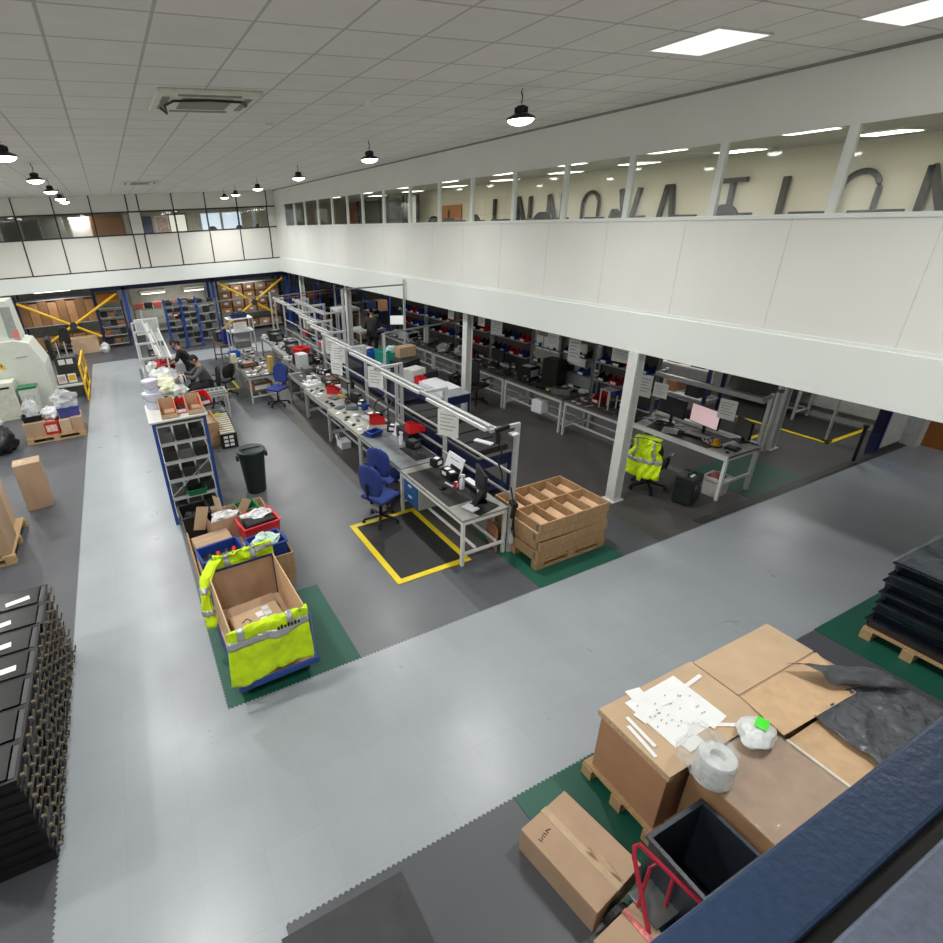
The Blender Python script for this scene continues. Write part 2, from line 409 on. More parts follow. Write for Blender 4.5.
# partition at the end of the bay
struct(B().box(7.3, 13.5, 4.19, 4.31, .0, .012), 'trim_16', mat('dark kerb', (56, 56, 57), .5))
struct(B().box(12.3, 13.5, 4.3, 4.38, .05, 2.5), 'wall_partition', mat('white board', (206, 208, 206), .6))
struct(B().box(12.2, 12.3, 4.28, 4.40, .05, 2.5), 'trim_17', mat('blue door edge', (52, 72, 132), .5))
struct(B().box(13.42, 13.5, 3.2, 4.05, .0, 2.1), 'door_1', WOODD)
struct(B().box(13.2, 13.5, 4.05, 4.3, 0, 2.5), 'wall_return', mat('white board', (0, 0, 0)))
# ------------------------------------------------------------------ lamps
LENS = emit('lamp lens glow', (255, 253, 246), 14)
PANEL = emit('ceiling panel glow', (255, 253, 248), 1.0)
DARKM = mat('lamp housing', (46, 46, 46), .45, .3, .1)
def alight(name, loc, size, watt, shape='DISK', sy=None, rot=(0, 0, 0), col=(1, .995, .97), spread=PI):
    d = bpy.data.lights.new(name, 'AREA'); d.shape = shape; d.size = size
    if sy: d.size_y = sy
    d.energy = watt; d.color = col; d.spread = spread
    o = bpy.data.objects.new(name, d); COL.objects.link(o); o.location = loc; o.rotation_euler = rot; o['kind'] = 'helper'
    return o
hb = thing('high_bay_light', '', 'lamp', group='round high bay lamps on hooks under the ceiling')
B().lathe(0, 0, [(.150, -.002), (.156, .006), (.145, .024), (.085, .05), (.06, .06)], 24).build('reflector', DARKM, hb, smooth=True)
B().lathe(0, 0, [(.0, -.055), (.06, -.050), (.11, -.034), (.138, -.010), (.142, .002)], 24, closed=False).build('lens', LENS, hb, smooth=True)
h_ = B().lathe(0, 0, [(.052, .055), (.06, .065), (.06, .115), (.04, .13)], 18)
for i in range(12):
    a = i*PI/6; h_.rbox(.063*math.cos(a), .063*math.sin(a), .065, .018, .006, .05, a)
h_.build('driver_housing', DARKM, hb)
B().tube([(0, 0, .13), (0, 0, .15), (.014, 0, .162), (0, 0, .175), (-.014, 0, .162), (0, 0, .15)], .006, 6).build('hook', STEEL, hb)
B().tube([(0, 0, .175), (.012, .004, .21), (-.010, 0, .25), (0, 0, .28)], .008, 6).build('suspension_cable', DARKM, hb)
inner = [5.5, 9.45, 13.4, 17.3, 20.4, 22.4]; outer = [8.8, 12.6, 16.0, 19.6, 21.8]
ordn = ['first', 'second', 'third', 'fourth', 'fifth', 'sixth']
ZL = 5.37
for r, (x, ys, nm) in enumerate(((4.42, inner, 'row beside the long gallery wall'), (-.90, outer, 'row over the grey aisle'))):
    for i, y in enumerate(ys):
        lb = f'round high bay lamp, {ordn[i]} from the viewer in the {nm}'
        if r == 0 and i == 0: hb.location = (x, y, ZL); hb['label'] = lb
        else: dup(hb, (x, y, ZL), 0, lb)
        alight('lamp_light', (x, y, ZL - .07), .28, LAMP_W, spread=SPREAD)
for (x, y) in ((4.42, 1.45), (-.90, 4.8), (-.90, 1.0), (-4.6, 5), (-4.6, 9), (-4.6, 13), (-4.6, 17), (-4.6, 21)):   # unseen lamps added for light: both rows carried on, plus a third row
    dup(hb, (x, y, ZL), 0, 'unseen round high bay lamp beyond the edge of the view', 'unseen lamps beyond the view')
    alight('lamp_light', (x, y, ZL - .07), .28, LAMP_W, spread=SPREAD)
# recessed ceiling panels and air conditioning cassettes
def ceil_panel(x, y, sx, sy, lb):
    t = thing('ceiling_light', lb, 'ceiling light', (x, y, 5.65), 0, 'recessed square panel lights')
    B().box(-sx/2, sx/2, -sy/2, sy/2, -.012, 0).build('diffuser', PANEL, t)
    B().box(-sx/2-.015, sx/2+.015, -sy/2-.015, -sy/2, -.015, 0).box(-sx/2-.015, sx/2+.015, sy/2, sy/2+.015, -.015, 0).box(-sx/2-.015, -sx/2, -sy/2, sy/2, -.015, 0).box(sx/2, sx/2+.015, -sy/2, sy/2, -.015, 0).build('frame', WHITE, t)
    alight('panel_light', (x, y, 5.63), .55, 3, 'SQUARE')
ceil_panel(4.82, 3.68, .62, .60, 'large lit square panel set in the ceiling near the gallery wall')
ceil_panel(5.72, 2.62, .60, .60, 'lit square ceiling panel partly out of view in the corner above gallery wall')
def cassette(x, y, s, lb, cord=True):
    t = thing('air_conditioner', lb, 'air conditioner', (x, y, 5.65), 0, 'ceiling air conditioning cassettes')
    B().box(-s/2, s/2, -s/2, s/2, -.035, 0).build('panel', mat('cassette plastic', (222, 220, 206), .5), t, bevel=.012)
    g = B()
    for i in range(9): g.box(-s*.25, s*.25, -s*.25 + i*s*.06, -s*.25 + i*s*.06 + .016, -.046, -.034)
    g.build('grille', mat('cassette grille', (160, 160, 150), .6), t)
    v = B()
    for dx, dy, a, b in ((0, .4, .3, .035), (0, -.4, .3, .035), (.4, 0, .035, .3), (-.4, 0, .035, .3)): v.box(s*dx - s*a, s*dx + s*a, s*dy - s*b, s*dy + s*b, -.041, -.034)
    v.build('louvre', mat('cassette slot', (140, 140, 132), .6), t)
    if cord:
        B().tube([(-.42, .12, -.06), (-.38, .02, -.12), (-.40, -.08, -.07), (-.33, -.22, -.055), (0, -.30, -.055), (.33, -.26, -.055), (.41, -.12, -.06), (.42, -.02, -.05)], .012, 6).build('cord', BLACK, t)
cassette(1.24, 6.62, 1.0, 'square ceiling air conditioner with a loose black cord, nearer one')
cassette(1.25, 17.9, .95, 'small distant ceiling air conditioner near the end wall', False)
for (x, y, lb) in ((2.3, 8.0, 'small smoke detector on the ceiling past the nearer cassette'), (3.0, 6.4, 'small smoke detector on the ceiling towards the gallery wall')):
    tag(B().lathe(0, 0, [(.055, 0), (.055, -.02), (.03, -.045)], 16).build('smoke_detector', WHITE, loc=(x, y, 5.65)), lb, 'smoke detector', 'ceiling smoke detectors')

# bay and store lighting (surface mounted tube fittings)
TUBE = emit('tube glow', (255, 250, 238), 5)
def fitting(x, y, z, L, along, lb, watt, grp, up=0):
    t = thing('ceiling_tube_light', lb, 'light fitting', (x, y, z), 0 if along == 'x' else PI/2, grp)
    B().box(-L/2, L/2, -.05, .05, -.05, 0).build('body', WHITE, t, bevel=.006)
    B().cyl((-L/2+.03, 0, -.062), (L/2-.03, 0, -.062), .014, n=8).build('tube', TUBE, t)
    alight('fitting_light', (x, y, z - .085), L*.9, watt, 'RECTANGLE', .08, (0, 0, 0 if along == 'x' else PI/2))
for i, (x, y) in enumerate(((10.0, 7.2), (10.0, 10.6), (10.0, 14.2), (9.6, 18.2), (11.9, 8.6), (11.9, 13), (9.2, 22), (12.3, 5.6), (12.4, 1.8))):  # unseen fittings added to brighten the bay and its dark end
    fitting(x, y, 2.502, 1.5, 'y', f'added unseen ceiling tube light under the gallery, {(ordn + ["seventh", "eighth", "ninth"])[i]} along the bay', BAY_W, 'added tube lights under the long gallery')
fitting(1.5, 26.6, 2.44, 1.3, 'x', 'lit tube light over the blue step shelving in the store', STORE_W, 'tube lights in the store under the end wall')
fitting(3.2, 26.6, 2.44, 1.1, 'x', 'lit tube light beside the stacked cartons in the store', STORE_W, 'tube lights in the store under the end wall')
fitting(-2.3, 24.75, 2.492, 1.3, 'x', 'added tube light hidden above the brown carton rack in the store', STORE_W*.7, 'tube lights in the store under the end wall')  # added fitting, set out of sight behind the fascia
fitting(1.5, 27.75, 1.78, 1.1, 'x', 'lit tube light low on the store back wall above the orange red boxes', 6, 'low tube lights on the store back wall')
fitting(3.35, 27.75, 1.74, .95, 'x', 'lit tube light low on the store back wall above the dark shelving', 6, 'low tube lights on the store back wall')
fitting(5.2, 24.9, 2.49, 1.3, 'x', 'lit tube light above the wide carton shelves in the store', STORE_W*.5, 'tube lights in the store under the end wall')

# ------------------------------------------------------------------ offices behind the gallery windows
OFW = mat('office cream wall', (208, 202, 184), .8, 0, .02, 1)
struct(B().box(11, 11.1, -1, 28, ZT, 5.3), 'wall_office', OFW)
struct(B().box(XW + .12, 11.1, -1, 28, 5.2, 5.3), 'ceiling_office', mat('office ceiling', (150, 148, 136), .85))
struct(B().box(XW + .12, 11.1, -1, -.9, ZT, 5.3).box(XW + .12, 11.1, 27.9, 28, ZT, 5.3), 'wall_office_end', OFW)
OPAN = emit('office panel glow', (255, 250, 232), 5)
n = 0
for y in (2.6, 4.6, 6.6, 8.6, 10.6, 12.8, 15.2, 17.8, 20.6):
    for x in (8.0, 9.9):
        n += 1
        t = thing('office_light', f'lit oblong office ceiling light, {"window side" if x < 9 else "wall side"}, {ordn[min(int((n-1)/2),5)]} pair along the gallery' + ('' if n < 11 else f', deeper by {["none","one","two","three"][min(3,(n-11)//2)]}'), 'ceiling light', (x, y, 5.2), 0, 'oblong lights on the gallery office ceiling')
        B().box(-.3, .3, -.3, .3, -.02, 0).build('frame', WHITE, t)
        B().box(-.27, .27, -.27, .27, -.026, -.015).build('diffuser', OPAN, t)
    alight('office_panel_light', (8.9, y, 5.16), .6, OFF_W, 'SQUARE', col=(1, .96, .88))
LET = mat('dark brushed letter metal', (52, 50, 48), .4, .5, .15)
def letter(ch, y, lb):
    W = .25; zb = -.80; zt = .36; g = B(); s = .085
    if ch == 'I': g.bar((0, 0, zb), (0, 0, zt), s)
    if ch == 'N':
        g.bar((0, W, zb), (0, W, zt), s); g.bar((0, -W, zb), (0, -W, zt), s); g.bar((0, W, zt), (0, -W, zb), s)
    if ch == 'V': g.bar((0, W, zt), (0, 0, zb), s); g.bar((0, -W, zt), (0, 0, zb), s)
    if ch == 'A': g.bar((0, W, zb), (0, .05, zt), s); g.bar((0, -W, zb), (0, -.05, zt), s); g.bar((0, .17, -.4), (0, -.17, -.4), s); g.bar((0, .08, zt - .02), (0, -.08, zt - .02), s)
    if ch == 'T': g.bar((0, W, zt), (0, -W, zt), s); g.bar((0, 0, zb), (0, 0, zt), s)
    if ch == 'O': g.tube([(0, .26*math.cos(a*PI/16), (.06 if a <= 16 else -.50) + .29*math.sin(a*PI/16)) for a in range(33)] + [(0, .26, .06)], .043, 8)
    tag(g.build('wall_letter', LET, loc=(10.93, y, 4.42)), lb, 'letter', 'tall letters spelling a word on the office wall')
for i, (ch, y) in enumerate((('I', 14.56), ('N', 13.2), ('N', 11.95), ('O', 10.75), ('V', 9.6), ('A', 8.62), ('T', 7.27), ('I', 6.34), ('O', 5.22), ('N', 4.15))):
    letter(ch, y, f'tall dark letter {ch} on the cream office wall, {["first","second","third","fourth","fifth","sixth","seventh","eighth","ninth","tenth"][i]} letter of the word')
# desks, monitors and chair backs that peep above the window sills
def office_desk(y, lb):
    t = thing('office_desk', lb, 'desk', (8.3, y, ZT), 0, 'desks inside the gallery offices')
    B().box(-.4, .4, -.75, .75, .70, .74).build('desktop', WHTOP, t)
    for a in (-.36, .36):
        for b in (-.7, .7): B().box(a-.02, a+.02, b-.02, b+.02, 0, .7).build('leg', LGREY, t)
def monitor(lb, loc, rz, w=.54, h=.32, scr=SCREENG, grp=None, stand=.16, name='monitor'):
    t = thing(name, lb, 'monitor', loc, rz, grp)
    B().box(-.11, .11, -.09, .09, 0, .012).build('stand_base', BLACK, t, bevel=.004)
    B().box(-.025, .025, .015, .04, .01, stand + h*.5).build('stand_neck', BLACK, t)
    B().box(-w/2, w/2, -.02, .02, stand, stand + h).build('casing', BLACK, t, bevel=.006)
    B().box(-w/2+.012, w/2-.012, -.023, -.019, stand+.018, stand+h-.012).build('screen', scr, t)
    return t
omon = None
for i, y in enumerate((4.1, 5.9, 7.7, 9.5, 11.3, 13.1)):
    office_desk(y, f'white desk behind the gallery window, {ordn[i]} along from the near end')
    for dy, s in ((-.36, 'one'), (.34, 'two')):
        lb = f'black monitor on the {ordn[i]} gallery office desk, screen {s} of its pair'
        if omon is None: omon = monitor(lb, (8.3, y + dy, ZT + .74), PI/2, .56, .34, BLACK, 'black monitors in the gallery offices', .15)
        else: dup(omon, (8.3 + (.1 if s == 'one' else 0), y + dy, ZT + .74), PI/2 + (.25 if s == 'one' else -.2), lb)
def chair_mesh(name, lb, loc, rz, fab, base=BLACK, arms=False, grp=None, back=.52, high=0):
    t = thing(name, lb, 'chair', loc, rz, grp)          # faces +y
    B().box(-.23, .23, -.22, .24, .44, .51).build('seat', fab, t, bevel=.03, seg=3, smooth=True)
    def bk(u, v):
        x = (u - .5)*.46*(max(.02, 1 - abs(2*v - .9)**3.2/1.5))**.5; z = .58 + back*v
        return (x, -.25 - .05*v + .05*(2*u-1)**2, z)
    B().grid(bk, 11, 17).build('backrest', fab, t, smooth=True, solid=.05)
    B().bar((0, -.16, .43), (0, -.29, .52), .05, .012).bar((0, -.29, .52), (0, -.31, .80), .05, .014).build('back_support', BLACK, t)
    B().cyl((0, 0, .10), (0, 0, .26), .03).cyl((0, 0, .26), (0, 0, .43), .018).build('gas_column', base, t)
    b = B()
    for k in range(5):
        a = k*2*PI/5 + .3; b.bar((.02*math.cos(a), .02*math.sin(a), .12), (.29*math.cos(a), .29*math.sin(a), .075), .045, .03)
    b.build('star_base', base, t)
    for k in range(5):
        a = k*2*PI/5 + .3; x, y = .29*math.cos(a), .29*math.sin(a)
        B().cyl((x - .022*math.sin(a), y + .022*math.cos(a), .03), (x + .022*math.sin(a), y - .022*math.cos(a), .03), .03, n=10).build('caster', BLACK, t)
    if arms:
        for s in (-1, 1): B().bar((s*.26, -.05, .46), (s*.29, -.05, .68), .03).bar((s*.29, -.16, .69), (s*.29, .14, .69), .05, .025).build('armrest', BLACK, t)
    return t
ochair = None
for i, y in enumerate((4.9, 6.6, 8.4, 10.3, 12.2)):
    lb = f'dark high backed office chair behind gallery window, {ordn[i]} from the near end'
    if ochair is None: ochair = chair_mesh('office_chair', lb, (7.55, y, ZT), -PI/2, BLACKM, grp='dark chairs inside the gallery offices', back=.78)
    else: dup(ochair, (7.55, y, ZT), -PI/2 + .3*(-1)**i, lb)
# further along: timber sign board, dark glazed cupboards and door openings
t = thing('sign_board', 'orange brown wooden board with a dark emblem on the office wall', 'sign', (10.98, 17.15, 4.2))
B().box(-.03, 0, -.75, .75, -.6, .5).build('board', WOODD, t)
B().box(-.05, -.03, -.05, .05, -.15, .35).box(-.05, -.03, -.3, .3, 0, .1).build('emblem', BLACK, t)
DKGL = mat('dark partition glazing', (72, 72, 68), .2, 0, .2, 2)
for i, (y, w, m, nm, lb) in enumerate(((18.7, .7, WHITE, 'door_leaf', 'white door standing open in the gallery office past the wooden board'),
      (20.1, 1.3, DKGL, 'glazed_partition', 'dark glazed partition at the far gallery offices beside the white door'),
      (22.2, 1.5, DKGL, 'glazed_partition', 'second dark glazed partition deep inside the far gallery offices'),
      (24.3, 1.3, WOODD, 'cupboard', 'brown cupboard in the last gallery office'))):
    t = thing(nm, lb, nm.split('_')[-1], (10.4, y, ZT))
    B().box(-.04, .04, -w/2, w/2, 0, 2.0).build('panel', m, t)
    for s in (-1, 1): B().box(-.06, .06, s*w/2-.03, s*w/2+.03, 0, 2.05).build('post', DKTR, t)
# rooms behind the end wall windows
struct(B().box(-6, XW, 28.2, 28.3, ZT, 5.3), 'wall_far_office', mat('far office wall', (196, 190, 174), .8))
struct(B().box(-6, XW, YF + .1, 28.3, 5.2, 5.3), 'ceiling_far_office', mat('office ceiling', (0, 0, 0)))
for x in (-3.5, -.8, 2.6, 5.2): alight('far_office_light', (x, 26.3, 5.1), .8, OFF_W, 'SQUARE', col=(1, .96, .88))
struct(B().box(.9, 1.0, YF + .1, 28.2, ZT, 5.2), 'wall_far_divider', mat('far office wall', (0, 0, 0)))
def slab(name, lb, cat, x, y, z, sx, sy, sz, m, inset=None, part='front_panel', grp=None):
    t = thing(name, lb, cat, (x, y, z), 0, grp)
    B().box(-sx/2, sx/2, -sy/2, sy/2, 0, sz).build('body', m, t, bevel=.006)
    if inset: B().box(-sx/2+.05, sx/2-.05, -sy/2-.012, -sy/2, .06, sz-.06).build(part, inset, t)
    return t
slab('wall_board', 'dark blue notice board inside the end wall office', 'board', 1.75, 28.1, 4.0, .75, .06, .95, NAVY, mat('blue board felt', (48, 66, 110), .8))
slab('picture_frame', 'white and red poster beside the dark blue notice board', 'poster', 2.55, 28.15, 4.2, .6, .03, .75, PAPER, mat('poster print', (200, 170, 160), .7, 0, .4, 8))
slab('office_door', 'brown door with pale glass strip in the end wall office', 'door', 3.25, 28.15, ZT, .8, .05, 1.95, mat('brown door', (104, 90, 74), .5), emit('corridor glow strip', (240, 236, 220), .7))  # strip glows by itself in place of corridor light
for i, x in enumerate((4.75, 5.75)):
    t = thing('daylight_window', f'bright outside window seen through the end wall office, {"door" if i == 0 else "gallery"} side', 'window', (x, 28.18, 4.15), 0, 'outside windows of the end wall office')
    B().box(-.47, .47, -.05, 0, 0, .85).build('frame', WHITE, t)
    B().box(-.43, .43, -.06, -.05, .04, .81).build('sky_pane', emit('daylight sky', (196, 214, 236), 1.0), t)
for i, x in enumerate((-4.6, -3.9, -3.2, -2.5)):
    slab('steel_cupboard', f'tall dark glazed cupboard behind the end wall windows, {ordn[i]} from the hall side wall', 'cupboard', x, 26.2, ZT, .62, .45, 1.9, mat('grey cupboard steel', (96, 98, 96), .5), DKGL, 'glass_door', 'glazed cupboards behind the end wall')
slab('office_door', 'white door next to the row of dark glazed cupboards', 'door', -1.75, 26.4, ZT, .8, .06, 1.98, mat('pale door', (150, 150, 146), .5), mat('door panel white', (160, 161, 158), .5))
slab('cupboard', 'orange brown veneered cupboard beside the pale pier of the end wall', 'cupboard', .25, 26.4, ZT, 1.2, .5, 1.95, WOODD, mat('veneer door', (186, 124, 58), .5))
slab('notice_panel', 'pale grey notice panel between the white door and the orange cupboard', 'board', -.75, 26.5, ZT, .8, .06, 1.95, LGREY, PAPER)
for i, (x, yy) in enumerate(((4.3, 25.6), (5.3, 25.4), (6.05, 25.5))):
    dup(ochair, (x, yy, ZT), .5*i, f'dark chair back above the end wall sill, {ordn[i]} past the brown door', 'chairs in the end wall office')
# ------------------------------------------------------------------ central workbench row
def bench(lb, x0, x1, y0, y1, h=.76, top=GREYTOP, frame=LGREY, grp=None, front='w', rails=True, name='workbench', leg=.045, edge=True):
    cx_, cy_ = (x0+x1)/2, (y0+y1)/2; a, b = (x1-x0)/2, (y1-y0)/2
    t = thing(name, lb, 'workbench', (cx_, cy_, 0), 0, grp)
    B().box(-a, a, -b, b, h-.035, h).build('worktop', top, t, bevel=.004)
    if edge: B().box(-a+.01, a-.01, -b+.01, b-.01, h-.09, h-.036).build('apron', frame, t)
    for sx in (-1, 1):
        for sy in (-1, 1):
            B().box(sx*(a-.03)-leg/2, sx*(a-.03)+leg/2, sy*(b-.03)-leg/2, sy*(b-.03)+leg/2, 0, h-.09).build('leg', frame, t)
    if rails:
        for sy in (-1, 1): B().box(-a+.05, a-.05, sy*(b-.03)-.018, sy*(b-.03)+.018, .17, .205).build('stretcher', frame, t)
        for x in (-.12, a-.15): B().box(x-.016, x+.016, -b+.05, b-.05, .205, .237).build('rail', frame, t)
    return t
def gantry(lb, xp, xb, y0, y1, z, arms=(True, True), grp=None, zp=0.0):
    """posts behind the bench, arms reaching forward and a twin light rail along it"""
    t = thing('lighting_frame', lb, 'lighting frame', (xp, y0, 0), 0, grp); L = y1 - y0
    for k, (yy, on) in enumerate(((0, arms[0]), (L, arms[1]))):
        if on:
            B().bar((0, yy, zp), (0, yy, z), .06, .05).build('post', ALU, t, bevel=.004)
            B().bar((.03, yy, z-.02), (xb - xp - .05, yy, z-.02), .045, .05).build('arm', ALU, t, bevel=.004)
    d = xb - xp
    B().bar((d-.03, .02, z+.02), (d-.03, L-.02, z+.02), .045, .045).build('rail', ALU, t, bevel=.003)
    B().bar((d+.10, .02, z-.04), (d+.10, L-.02, z-.04), .03, .03).build('rail', ALU, t, bevel=.003)
    B().box(d-.02, d+.07, .15, L-.15, z-.09, z-.045).build('light_bar', WHITE, t, bevel=.006)
    B().box(-.03, .0, .05, L-.05, .92, .95).box(-.03, 0, .05, L-.05, 1.25, 1.275).build('cross_rail', ALU, t)
    return t
MB_ = [(3.50, 4.26, 5.03, 6.85, 3.92, 4.31, 2.0), (3.54, 4.33, 6.88, 8.60, 3.98, 4.38, 2.0), (3.55, 4.38, 8.63, 10.37, 4.12, 4.50, 2.0), (3.60, 4.44, 10.40, 12.10, 4.22, 4.55, 2.0),
       (3.68, 4.6, 12.13, 13.70, 4.4, 4.8, 2.02), (4.0, 4.85, 13.73, 15.45, 4.65, 5.05, 2.02), (4.2, 5.05, 15.5, 17.3, 4.85, 5.2, 2.02), (4.3, 5.15, 17.35, 19.2, 4.98, 5.3, 2.02)]
for i, (x0, x1, y0, y1, xb, xp, z) in enumerate(MB_):
    nth = ['first', 'second', 'third', 'fourth', 'fifth', 'sixth', 'seventh', 'eighth'][i]
    top = [GREYTOP, mat('blue grey worktop', (122, 127, 131), .4, 0, .16, 5), mat('worn pale worktop', (158, 156, 146), .4, 0, .16, 4), GREYTOP, GREYTOP, DKTOP, GREYTOP, GREYTOP][i]
    bench(f'grey steel workbench, {nth} of the central row counting from the wooden pallet collars', x0, x1, y0, y1, .76, top, WHITE if i == 0 else LGREY, 'workbenches of the central row')
    gantry(f'pale aluminium lighting frame over the {nth} bench of the central row', xp, xb, y0, y1, z, (True, i in (1, 4, 7)), 'lighting frames of the central row')

# items -----------------------------------------------------------
PROTO = {}
def copyof(key, make, loc, rz, label, group=None):
    """first call builds the thing, later calls copy it and its parts"""
    if key not in PROTO:
        PROTO[key] = make(); o = PROTO[key]
        o.location = loc; o.rotation_euler = (0, 0, rz); o['label'] = label
        if group: o['group'] = group
        elif 'group' in o: del o['group']
        return o
    o = dup(PROTO[key], loc, rz, label, group)
    if not group and 'group' in o: del o['group']
    return o
def paper(loc, rz, label, tilt=0, w=.21, h=.297, group=None):
    key = f'paper{w}{h}{tilt}'
    def mk():
        t = thing('paper_sheet' if tilt else 'hanging_notice', '', 'paper'); g = B(); M = Matrix.Rotation(tilt, 4, 'X')
        g.box(-w/2, w/2, 0, .003, -h/2, h/2, 0, M); g.build('sheet', PAPER, t)
        p = B()
        for k in range(5): p.box(-w*.38, w*(.36 - .12*(k % 3)), -.002, 0, h*(.30 - .14*k), h*(.33 - .14*k), 0, M)
        p.build('print', PAPERG, t); return t
    return copyof(key, mk, loc, rz, label, group)
def flat_paper(loc, rz, label, w=.3, d=.21, group=None): return paper(loc, rz, label, -PI/2, w, d, group)
PBS = 1.3
def parts_bin(c, loc, rz, label, group=None):
    def mk():
        t = thing('parts_bin', '', 'bin')
        g = B(); w, d, h, th = .075, .12, .13, .006
        g.prism([(-d, 0), (d, 0), (d, h), (.02, h), (-d, h*.45)], -w, -w + th, 'x').prism([(-d, 0), (d, 0), (d, h), (.02, h), (-d, h*.45)], w - th, w, 'x')
        g.box(-w, w, d - th, d, 0, h).box(-w, w, -d, -d + th, 0, h*.45).box(-w, w, -d, d, 0, th)
        g.build('shell', {'red': RED, 'blue': BLUEP, 'black': BLACK}[c], t)
        B().box(-.05, .05, -d - .002, -d, .012, .05).build('label_strip', PAPER, t)
        B().blob(0, 0, .035, .055, .09, .04, .3, 10, 6, 3).build('contents', BLACKM, t)
        return t
    o = copyof('pb' + c, mk, loc, rz, label, group); o.scale = (PBS, PBS, PBS); return o
def tote(key, m, w, d, h, loc, rz, label, group=None, fill=None, rimm=None, cat='crate', name='crate'):
    def mk():
        t = thing(name, '', cat)
        B().tub(w, d, h).build('shell', m, t, bevel=.003)
        r = B()
        for s in (-1, 1): r.box(s*(w/2+.012) - .012, s*(w/2+.012) + .012, -.09, .09, h-.05, h-.002)
        r.build('handle', rimm or m, t)
        if fill: fill(t)
        return t
    return copyof('tote' + key, mk, loc, rz, label, group)
def carton(key, w, d, h, loc, rz, label, m=None, tape=True, group=None, cat='box', lab=False):
    def mk():
        t = thing('cardboard_box', '', cat)
        B().box(-w/2, w/2, -d/2, d/2, 0, h).build('body', m or CARD, t, bevel=.005)
        B().box(-w/2+.004, w/2-.004, -d/2+.004, -.003, h, h+.005).box(-w/2+.004, w/2-.004, .003, d/2-.004, h, h+.005).build('top_flap', m or CARD, t)
        if tape: B().box(-w/2-.002, w/2+.002, -.028, .028, h+.004, h+.0065).box(-w/2-.002, -w/2, -.028, .028, h-.07, h+.006).box(w/2, w/2+.002, -.028, .028, h-.07, h+.006).build('tape', TAPE, t)
        if lab: B().box(-w*.15, w*.2, -d/2-.002, -d/2, h*.35, h*.7).build('label', PAPER, t)
        return t
    return copyof('ct' + key, mk, loc, rz, label, group)
def spray(loc, label, rz=0, group=None):
    def mk():
        t = thing('spray_bottle', '', 'bottle')
        B().lathe(0, 0, [(.036, 0), (.038, .02), (.038, .15), (.016, .19), (.014, .205)], 14).build('bottle', WPLAS, t, smooth=True)
        B().box(-.014, .014, -.045, .03, .205, .245).bar((0, -.02, .21), (0, -.045, .17), .01).build('trigger_head', WPLAS, t, bevel=.004)
        return t
    return copyof('spray', mk, loc, rz, label, group)
def toolm(loc, rz, label, group=None):
    """bench microscope or magnifier: base, column, head"""
    def mk():
        t = thing('bench_magnifier', '', 'magnifier')
        B().box(-.1, .1, -.12, .12, 0, .02).build('base', BLACK, t, bevel=.005)
        B().cyl((0, .08, .02), (0, .08, .36), .014).bar((0, .08, .34), (0, -.06, .38), .03, .03).build('column', BLACK, t)
        B().cyl((0, -.06, .24), (0, -.06, .40), .045).cyl((0, -.06, .40), (0, .0, .48), .022).build('head', BLACK, t)
        return t
    return copyof('mag', mk, loc, rz, label, group)
def device(key, w, d, h, m, loc, rz, label, cat='device', name='instrument', face=None, group=None):
    def mk():
        t = thing(name, '', cat)
        B().box(-w/2, w/2, -d/2, d/2, 0, h).build('case', m, t, bevel=min(.008, h*.2))
        if face: B().box(-w*.38, w*.38, -d/2 - .003, -d/2, h*.25, h*.8).box(-w*.3, w*.3, -d*.3, d*.3, h, h + .004).build('panel', face, t)
        return t
    return copyof('dev' + key, mk, loc, rz, label, cat and group)
def reel(key, r, w, m, loc, rz, label, group=None, upright=True):
    def mk():
        t = thing('cable_reel', '', 'reel'); ax = (1, 0, 0) if upright else (0, 0, 1); z = r if upright else w/2
        p = lambda s: (ax[0]*s, 0, z + ax[2]*s)
        B().cyl(p(-w/2), p(-w/2+.008), r, n=20).cyl(p(w/2-.008), p(w/2), r, n=20).build('flange', m, t)
        B().cyl(p(-w/2+.008), p(w/2-.008), r*.72, n=18).build('winding', BLACKM, t)
        return t
    return copyof('reel' + key, mk, loc, rz, label, group)
def mess(loc, label, seed, r=.14, group=None, m=None, name='cable_coil'):
    def mk():
        t = thing(name, '', 'cable'); rnd = random.Random(seed); pts = []
        for i in range(26):
            a = i*.9; q = r*(.55 + .45*rnd.random()); pts.append((q*math.cos(a), q*math.sin(a)*.7, .008 + .02*rnd.random()))
        pts.append((r*1.4, 0, .012)); pts.append((r*1.8, .05, .008))
        B().tube(pts, .006, 5).build('cable', m or BLACK, t)
        B().box(-.02, .03, -.015, .015, 0, .024).build('connector', m or BLACK, t)
        return t
    return copyof(f'mess{seed}{r}{name}', mk, loc, seed*1.3, label, group)
def mat_sheet(loc, w, d, label, m=ESD, rz=0, th=.006, name='bench_mat'):
    t = thing(name, label, 'mat', loc, rz)
    B().box(-w/2, w/2, -d/2, d/2, 0, th).build('sheet', m, t, bevel=.002)
    return t
SW = []
def swarm(region, z, n, lb, grp, seed, kinds=('module', 'part', 'strip', 'block')): SW.append((region, z, n, lb, grp, seed, kinds))
